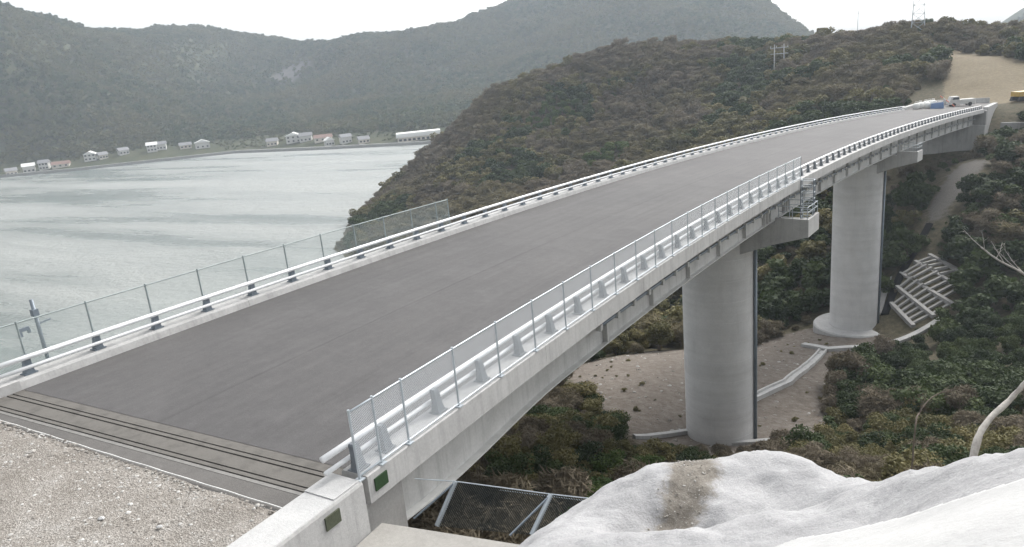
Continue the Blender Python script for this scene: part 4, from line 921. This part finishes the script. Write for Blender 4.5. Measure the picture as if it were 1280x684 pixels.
def plant_tree(i, kn, vid):
    t = empty({'evergreen': 'evergreen_tree', 'olive': 'olive_tree', 'bright': 'broadleaf_tree', 'bare': 'bare_tree'}[kn], (x[i], y[i], z[i]-.1), ('tall ' if h[i] > 4.2 else 'low ' if h[i] < 3.2 else '')+LOOK[kn]+' '+where_txt(i), 'tree', GRP[kn])
    t.scale = (h[i]*1.02, h[i]*1.02, h[i]); t.rotation_euler.z = float(rotv[i])
    for nm, me in (('trunk', TRUNK[vid % 3]), ('crown', NEARV[kn][vid])):
        o = bpy.data.objects.new(nm, me); C.objects.link(o); o.parent = t
rotv = r.uniform(0, 6.28, len(x))
near = [i for i in idx if kind[i] != 'bright'][:230]+[i for i in idx if kind[i] == 'bright']
ns = set(near)
for j, i in enumerate(near): plant_tree(i, str(kind[i]), j % 3)
rest = np.array([i for i in idx if i not in ns])
for kn, nm, lab in (('evergreen', 'evergreen_woods', 'dark evergreen growth through the woods behind the bridge'), ('olive', 'olive_woods', 'olive green growth through the woods behind the bridge'), ('bare', 'bare_woods', 'leafless grey brown woods covering the headland behind the bridge')):
    k = rest[kind[rest] == kn]; hs2 = h[k]*(1.18 if kn != 'bare' else 1.1)
    scatter(nm, np.stack([x[k], y[k], z[k]-.25], 1), rotv[k], np.stack([hs2*1.12, hs2*1.12, hs2*.9], 1), MIDV[kn], lab, 'woods')
# undergrowth between the trees
x2, y2, r2 = jitter_grid(-178, 60, 38, 275, 2.6, 43); z2 = ground_z(x2, y2); s2, u2 = su_of(x2, y2)
ok2 = (z2 > -39.6) & view_xy(x2, y2, z2) & ~in_poly(x2, y2, DIRT) & ~in_poly(x2, y2, TAN) & ~(in_poly(x2, y2, GULLY) & (r2.random(len(x2)) < .7)) & ~(in_poly(x2, y2, LATT) & (r2.random(len(x2)) < .6)) & ~((s2 > 142) & (np.abs(u2) < 11) & (s2 < 192)) & (np.hypot(x2-8.9, y2-87) > 6.5) & (np.hypot(x2-CAM[0], y2-CAM[1]) > 52)
k = np.where(ok2)[0]; sc = r2.uniform(.9, 1.7, len(k))*np.where(in_poly(x2[k], y2[k], GULLYX) | in_poly(x2[k], y2[k], LATT), .42, 1)
gsel = (vnoise(x2[k], y2[k], 20, 63)+.4*(u2[k] > 7)) > .05
for nm, mk, kn, lab in (('green_undergrowth', gsel, 'evergreen', 'low green undergrowth between the trees'), ('brown_undergrowth', ~gsel, 'bare', 'low brown undergrowth between the trees')):
    kk = k[mk]; ss = sc[mk]; scatter(nm, np.stack([x2[kk], y2[kk], z2[kk]-.1], 1), r2.uniform(0, 6.28, len(kk)), np.stack([ss*1.2, ss*1.2, ss], 1), MIDV[kn], lab, 'undergrowth')

# --- shrubs on the slope under the near half of the bridge and below the mortar slope
xs_, ys_, r3 = jitter_grid(-30, 34, 3.2, 62, 1.55, 45); zs_ = ground_z(xs_, ys_); s3, u3 = su_of(xs_, ys_)
ok3 = view_xy(xs_, ys_, zs_) & ~in_poly(xs_, ys_, DIRT) & (np.hypot(xs_-3, ys_-43) > 3.6) & ~((ys_ < 9) & (xs_ > 11.5))
ok3 &= ~((xs_ > -16) & (xs_ < -6) & (ys_ > 46) & (ys_ < 66))
hh = r3.uniform(.8, 1.9, len(xs_))*(1+.3*vnoise(xs_, ys_, 8, 71)); hh = np.where((xs_ > 12) & (ys_ > 48), hh*1.9, hh)
gg = vnoise(xs_, ys_, 7, 72, 3)+r3.uniform(-.35, .35, len(xs_))
kd = np.where(gg > .24, 'evergreen', np.where(gg > -.1, 'olive', np.where(gg > -.2, 'bright', 'bare'))); kd = np.where((ys_ < 12) & (xs_ > 3) & (gg > -.15), 'evergreen', kd)
kd = np.where((xs_ > 12) & (ys_ > 50) & (gg > -.3), 'evergreen', kd)
dry = (xs_ > 5) & (xs_ < 16) & (ys_ > 18) & (ys_ < 50) & (r3.random(len(xs_)) < .75); kd = np.where(dry, np.where(gg > .05, 'olive', 'bare'), kd); hh = np.where(dry, hh*.75, hh); hh = np.where((xs_ > -2) & (xs_ < 8) & (ys_ > 27) & (ys_ < 44), hh*.6, hh)
idx3 = np.where(ok3)[0]; d3 = np.hypot(xs_-CAM[0], ys_-CAM[1]); idx3 = idx3[np.argsort(d3[idx3])]
SL = {'evergreen': 'dark green shrub', 'olive': 'olive green shrub', 'bright': 'fresh green shrub', 'bare': 'dry brown shrub'}
def sh_where(i):
    if ys_[i] < 9 and xs_[i] > 4: return 'behind the inclined net fence'
    if xs_[i] > 16: return 'just over the mortar slope at the right edge'
    if xs_[i] > 9: return 'below the mortar slope right of the near pier'
    if abs(u3[i]) < 7: return 'under the near end of the bridge'
    return 'on the bank left of the near pier' if u3[i] < 0 else 'between the bridge and the mortar slope'
sel = idx3[:290]
for j, i in enumerate(sel):
    kn = str(kd[i]); t = empty('shrub', (xs_[i], ys_[i], zs_[i]-.08), ('tall ' if hh[i] > 1.7 else 'low ' if hh[i] < 1.1 else '')+SL[kn]+' '+sh_where(i), 'shrub', {'evergreen': 'dark green shrubs in the valley', 'olive': 'olive shrubs in the valley', 'bright': 'fresh green shrubs in the valley', 'bare': 'dry brown shrubs in the valley'}[kn])
    t.scale = (hh[i]*1.15, hh[i]*1.15, hh[i]); t.rotation_euler.z = float(r3.uniform(0, 6.28))
    for nm, me in (('stem', TRUNK[j % 3]), ('foliage', SHRUBV[kn][j % 3])):
        o = bpy.data.objects.new(nm, me); C.objects.link(o); o.parent = t
rs = idx3[290:]
for kn, nm, lab in (('evergreen', 'evergreen_brush', 'dark green brush on the valley sides'), ('olive', 'olive_brush', 'olive brush on the valley sides'), ('bare', 'dry_brush', 'dry brown brush on the valley sides')):
    k = rs[(kd[rs] == kn) | ((kd[rs] == 'bright') & (kn == 'olive'))]
    scatter(nm, np.stack([xs_[k], ys_[k], zs_[k]-.08], 1), r3.uniform(0, 6.28, len(k)), np.stack([hh[k]*1.15, hh[k]*1.15, hh[k]], 1), SHRUBV[kn], lab, 'brush')

# --- far woods
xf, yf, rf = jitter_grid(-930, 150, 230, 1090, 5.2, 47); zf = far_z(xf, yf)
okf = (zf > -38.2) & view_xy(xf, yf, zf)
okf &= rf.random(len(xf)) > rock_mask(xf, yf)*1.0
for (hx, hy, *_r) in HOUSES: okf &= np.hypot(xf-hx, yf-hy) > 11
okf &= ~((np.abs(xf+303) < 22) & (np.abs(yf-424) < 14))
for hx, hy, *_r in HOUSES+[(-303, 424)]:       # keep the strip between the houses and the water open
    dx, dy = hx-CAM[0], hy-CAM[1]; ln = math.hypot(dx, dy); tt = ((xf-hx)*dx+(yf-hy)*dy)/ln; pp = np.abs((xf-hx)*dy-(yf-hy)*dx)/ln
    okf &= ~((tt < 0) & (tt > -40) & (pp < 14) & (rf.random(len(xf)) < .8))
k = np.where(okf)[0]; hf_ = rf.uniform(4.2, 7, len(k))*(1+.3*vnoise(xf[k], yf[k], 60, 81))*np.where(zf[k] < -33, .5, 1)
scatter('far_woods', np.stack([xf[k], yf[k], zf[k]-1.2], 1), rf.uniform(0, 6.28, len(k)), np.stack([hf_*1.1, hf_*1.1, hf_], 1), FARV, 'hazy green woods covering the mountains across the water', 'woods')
print('counts', len(near), len(rest), len(k), len(idx3))


# ------------------------------------------------------------------ stones on the gravel approach
def stone_mesh(seed, r=1.0):
    q = random.Random(seed); m = MB(); R = []
    for z, rr in ((-.5, .45), (-.15, .95), (.25, .85), (.55, .4)): R.append([(rr*r*math.cos(k*math.pi/3.5+seed)*q.uniform(.75, 1.2), rr*r*math.sin(k*math.pi/3.5+seed)*q.uniform(.75, 1.2), z*r*q.uniform(.8, 1.2)) for k in range(7)])
    return m.rings(R).mesh('stone', 'stone')
STN = [stone_mesh(i) for i in range(6)]
r5 = np.random.default_rng(91); nst = 15000; us = r5.uniform(-HW-4, HW-.1, nst); ss = -1.42-np.abs(r5.random(nst))**1.2*9
P = np.array([pt(a, b, .05) for a, b in zip(ss, us)]); P[:, 2] += vnoise(us, ss, 1.6, 11, 5, .6)*.06
sz = .011+.030*r5.random(nst)**3+.045*(r5.random(nst) > .985)*r5.random(nst)
sc_ = np.stack([sz*r5.uniform(.8, 1.5, nst), sz*r5.uniform(.8, 1.5, nst), sz*r5.uniform(.6, 1, nst)], 1)
scatter('gravel', P, r5.uniform(0, 6.28, nst), sc_, STN, 'loose tan and grey gravel stones covering the approach before the bridge', 'gravel')
for (s_0, u_0, k_, lab) in ((-3.05, 2.6, .06, 'pale flat stone lying on the gravel nearest the picture bottom left'), (-2.75, 3.9, .05, 'pale angular stone on the gravel right of the flat one')):
    o = link('stone', STN[2], None, pt(s_0, u_0, .08)); o.scale = (k_*1.4, k_, k_*.7); o.rotation_euler.z = s_0; tag(o, lab, 'stone')
    o.data = o.data.copy(); o.data.materials[0] = M['berm']

# ------------------------------------------------------------------ bare leaning trunk and saplings beyond the mortar slope
def bare(name, label, base, segs, r0, seed, mat, cat='tree', nb=7):
    q = random.Random(seed); t = empty(name, base, label, cat)
    kp = [Vector(base)]+[Vector(p) for p in segs]; pts = []
    for i in range(len(kp)-1):
        a, b, c, d = kp[max(i-1, 0)], kp[i], kp[i+1], kp[min(i+2, len(kp)-1)]
        for j in range(5):
            t_ = j/5; pts.append(.5*((2*b)+(c-a)*t_+(2*a-5*b+4*c-d)*t_*t_+(3*b-a-3*c+d)*t_**3)+Vector((q.uniform(-1, 1), q.uniform(-1, 1), 0))*r0*.1)
    pts.append(kp[-1]); n = len(pts)
    MB().tube(pts, [r0*(1-.6*i/(n-1))*q.uniform(.9, 1.1) for i in range(n)], 8).build('trunk', mat, t, True)
    for k in range(nb):
        i = q.randint(1, n-1); a = pts[i]*.6+pts[i-1]*.4; d = (pts[i]-pts[i-1]).normalized(); e = Vector((q.uniform(-1, 1), q.uniform(-.4, .6), q.uniform(.1, .9))).normalized(); L = q.uniform(.5, 1.3)*r0*12
        m = MB(); p1 = a+(d*.4+e*.8)*L*.5; p2 = p1+(d*.5+e*.7+Vector((0, 0, .2)))*L*.55
        m.tube([a, p1, p2], [r0*.28, r0*.18, r0*.06], 5)
        for _ in range(3):
            w0 = p1.lerp(p2, q.random()); m.tube([w0, w0+Vector((q.uniform(-1, 1), q.uniform(-1, 1), q.uniform(0, 1)))*L*.35], [r0*.1, r0*.03], 4)
        m.build('branch', mat, t, True)
    return t
bare('leaning_tree', 'pale leafless trunk leaning right just beyond the mortar slope', (16.75, 3.3, -1.6), [(16.94, 4.0, .29), (17.13, 4.5, .77), (17.5, 5.0, 1.06), (17.75, 5.1, 1.45), (18.3, 5.2, 2.3), (18.5, 5.4, 3.2)], .07, 3, 'bark_pale', 'tree', 0)
bare('bare_sapling', 'thin leafless sapling among shrubs below the mortar slope', (16.1, 12.4, float(ground_z([16.1], [12.4])[0])), [(16.11, 12.43, -3.79), (16.22, 12.93, -3.24), (16.57, 13.42, -2.9), (17.01, 13.6, -2.74)], .03, 5, 'bark', 'tree', 16)
bare('bare_tree', 'pale leafless tree spreading over dark woods at the right edge', (24.6, 50.8, float(ground_z([24.6], [50.8])[0])), [(24.4, 50.6, -13), (23.6, 50.3, -10.8), (22.3, 50.1, -9.6), (20.9, 50.2, -8.8), (19.8, 50.3, -7.9)], .13, 6, 'bark_pale', 'tree', 16)

r8 = np.random.default_rng(77); xc = r8.uniform(11.8, 13.3, 2600); yc = r8.uniform(-.4, 3.1, 2600); mk_ = chan_mask(xc, yc)*r8.random(2600) > .38; xc, yc = xc[mk_], yc[mk_]; zc = shot_z(xc, yc); sz = .006+.016*r8.random(len(xc))**4
scatter('gully_debris', np.stack([xc, yc, zc+.005], 1), r8.uniform(0, 6.28, len(xc)), np.stack([sz*1.3, sz, sz*.8], 1), STN, 'loose brown debris in the gully of the white mortar slope', 'debris')
# rubble and dry tufts on the bare ground between the piers
xd, yd, r6 = jitter_grid(-21, 16, 34, 94, .8, 95); zd = ground_z(xd, yd)
okd = in_poly(xd, yd, DIRT) & (r6.random(len(xd)) < np.clip(.35+.5*vnoise(xd, yd, 7, 96), .05, .9)) & (np.hypot(xd-3, yd-43) > 3) & (np.hypot(xd-8.9, yd-87) > 5)
k = np.where(okd)[0]; sz = .05+.16*r6.random(len(k))**3
scatter('rubble', np.stack([xd[k], yd[k], zd[k]+.01], 1), r6.uniform(0, 6.28, len(k)), np.stack([sz*1.3, sz, sz*.8], 1), STN, 'loose rubble on the bare ground between the piers', 'rubble')
okt = in_poly(xd, yd, DIRT) & (vnoise(xd, yd, 9, 97) > .12) & (r6.random(len(xd)) < .07) & (np.hypot(xd-3, yd-43) > 3.2) & (np.hypot(xd-8.9, yd-87) > 5.2)
k = np.where(okt)[0]; sz = r6.uniform(.15, .42, len(k))
scatter('dry_tufts', np.stack([xd[k], yd[k], zd[k]-.03], 1), r6.uniform(0, 6.28, len(k)), np.stack([sz*1.5, sz*1.5, sz], 1), SHRUBV['olive'], 'dry grass tufts on the bare ground between the piers', 'grass')

# things that look alike: say which one by its place from the left
from collections import defaultdict
same = defaultdict(list)
for o in bpy.data.objects:
    if o.parent is None and 'label' in o and 'group' in o: same[o['label']].append(o)
for lab, L in same.items():
    if len(L) > 1:
        def bear(o): d = np.array(o.location)-CAM; return float((d@R_)/(d@F_))
        for i, o in enumerate(sorted(L, key=bear)):
            n_ = i+1; suf = 'th' if 10 <= n_ % 100 <= 20 else {1: 'st', 2: 'nd', 3: 'rd'}.get(n_ % 10, 'th')
            o['label'] = '%d%s from left, %s' % (n_, suf, lab)

# ------------------------------------------------------------------ sea air
hm = MB(); hm.hexa([(-1310, -410, -55), (260, -410, -55), (260, 1510, -55), (-1310, 1510, -55), (-1310, -410, 160), (260, -410, 160), (260, 1510, 160), (-1310, 1510, 160)])
hzm = bpy.data.materials.new('sea_air'); hzm.use_nodes = True; ht = hzm.node_tree; ht.nodes.clear()
ho = ht.nodes.new('ShaderNodeOutputMaterial'); pv = ht.nodes.new('ShaderNodeVolumePrincipled'); pv.inputs['Color'].default_value = (.80, .90, 1, 1); pv.inputs['Density'].default_value = .00031; pv.inputs['Anisotropy'].default_value = .2
ht.links.new(pv.outputs[0], ho.inputs['Volume'])
hz_ = hm.build('haze', hzm); tag(hz_, 'pale sea haze filling the air over the bay', 'haze', None, 'stuff')
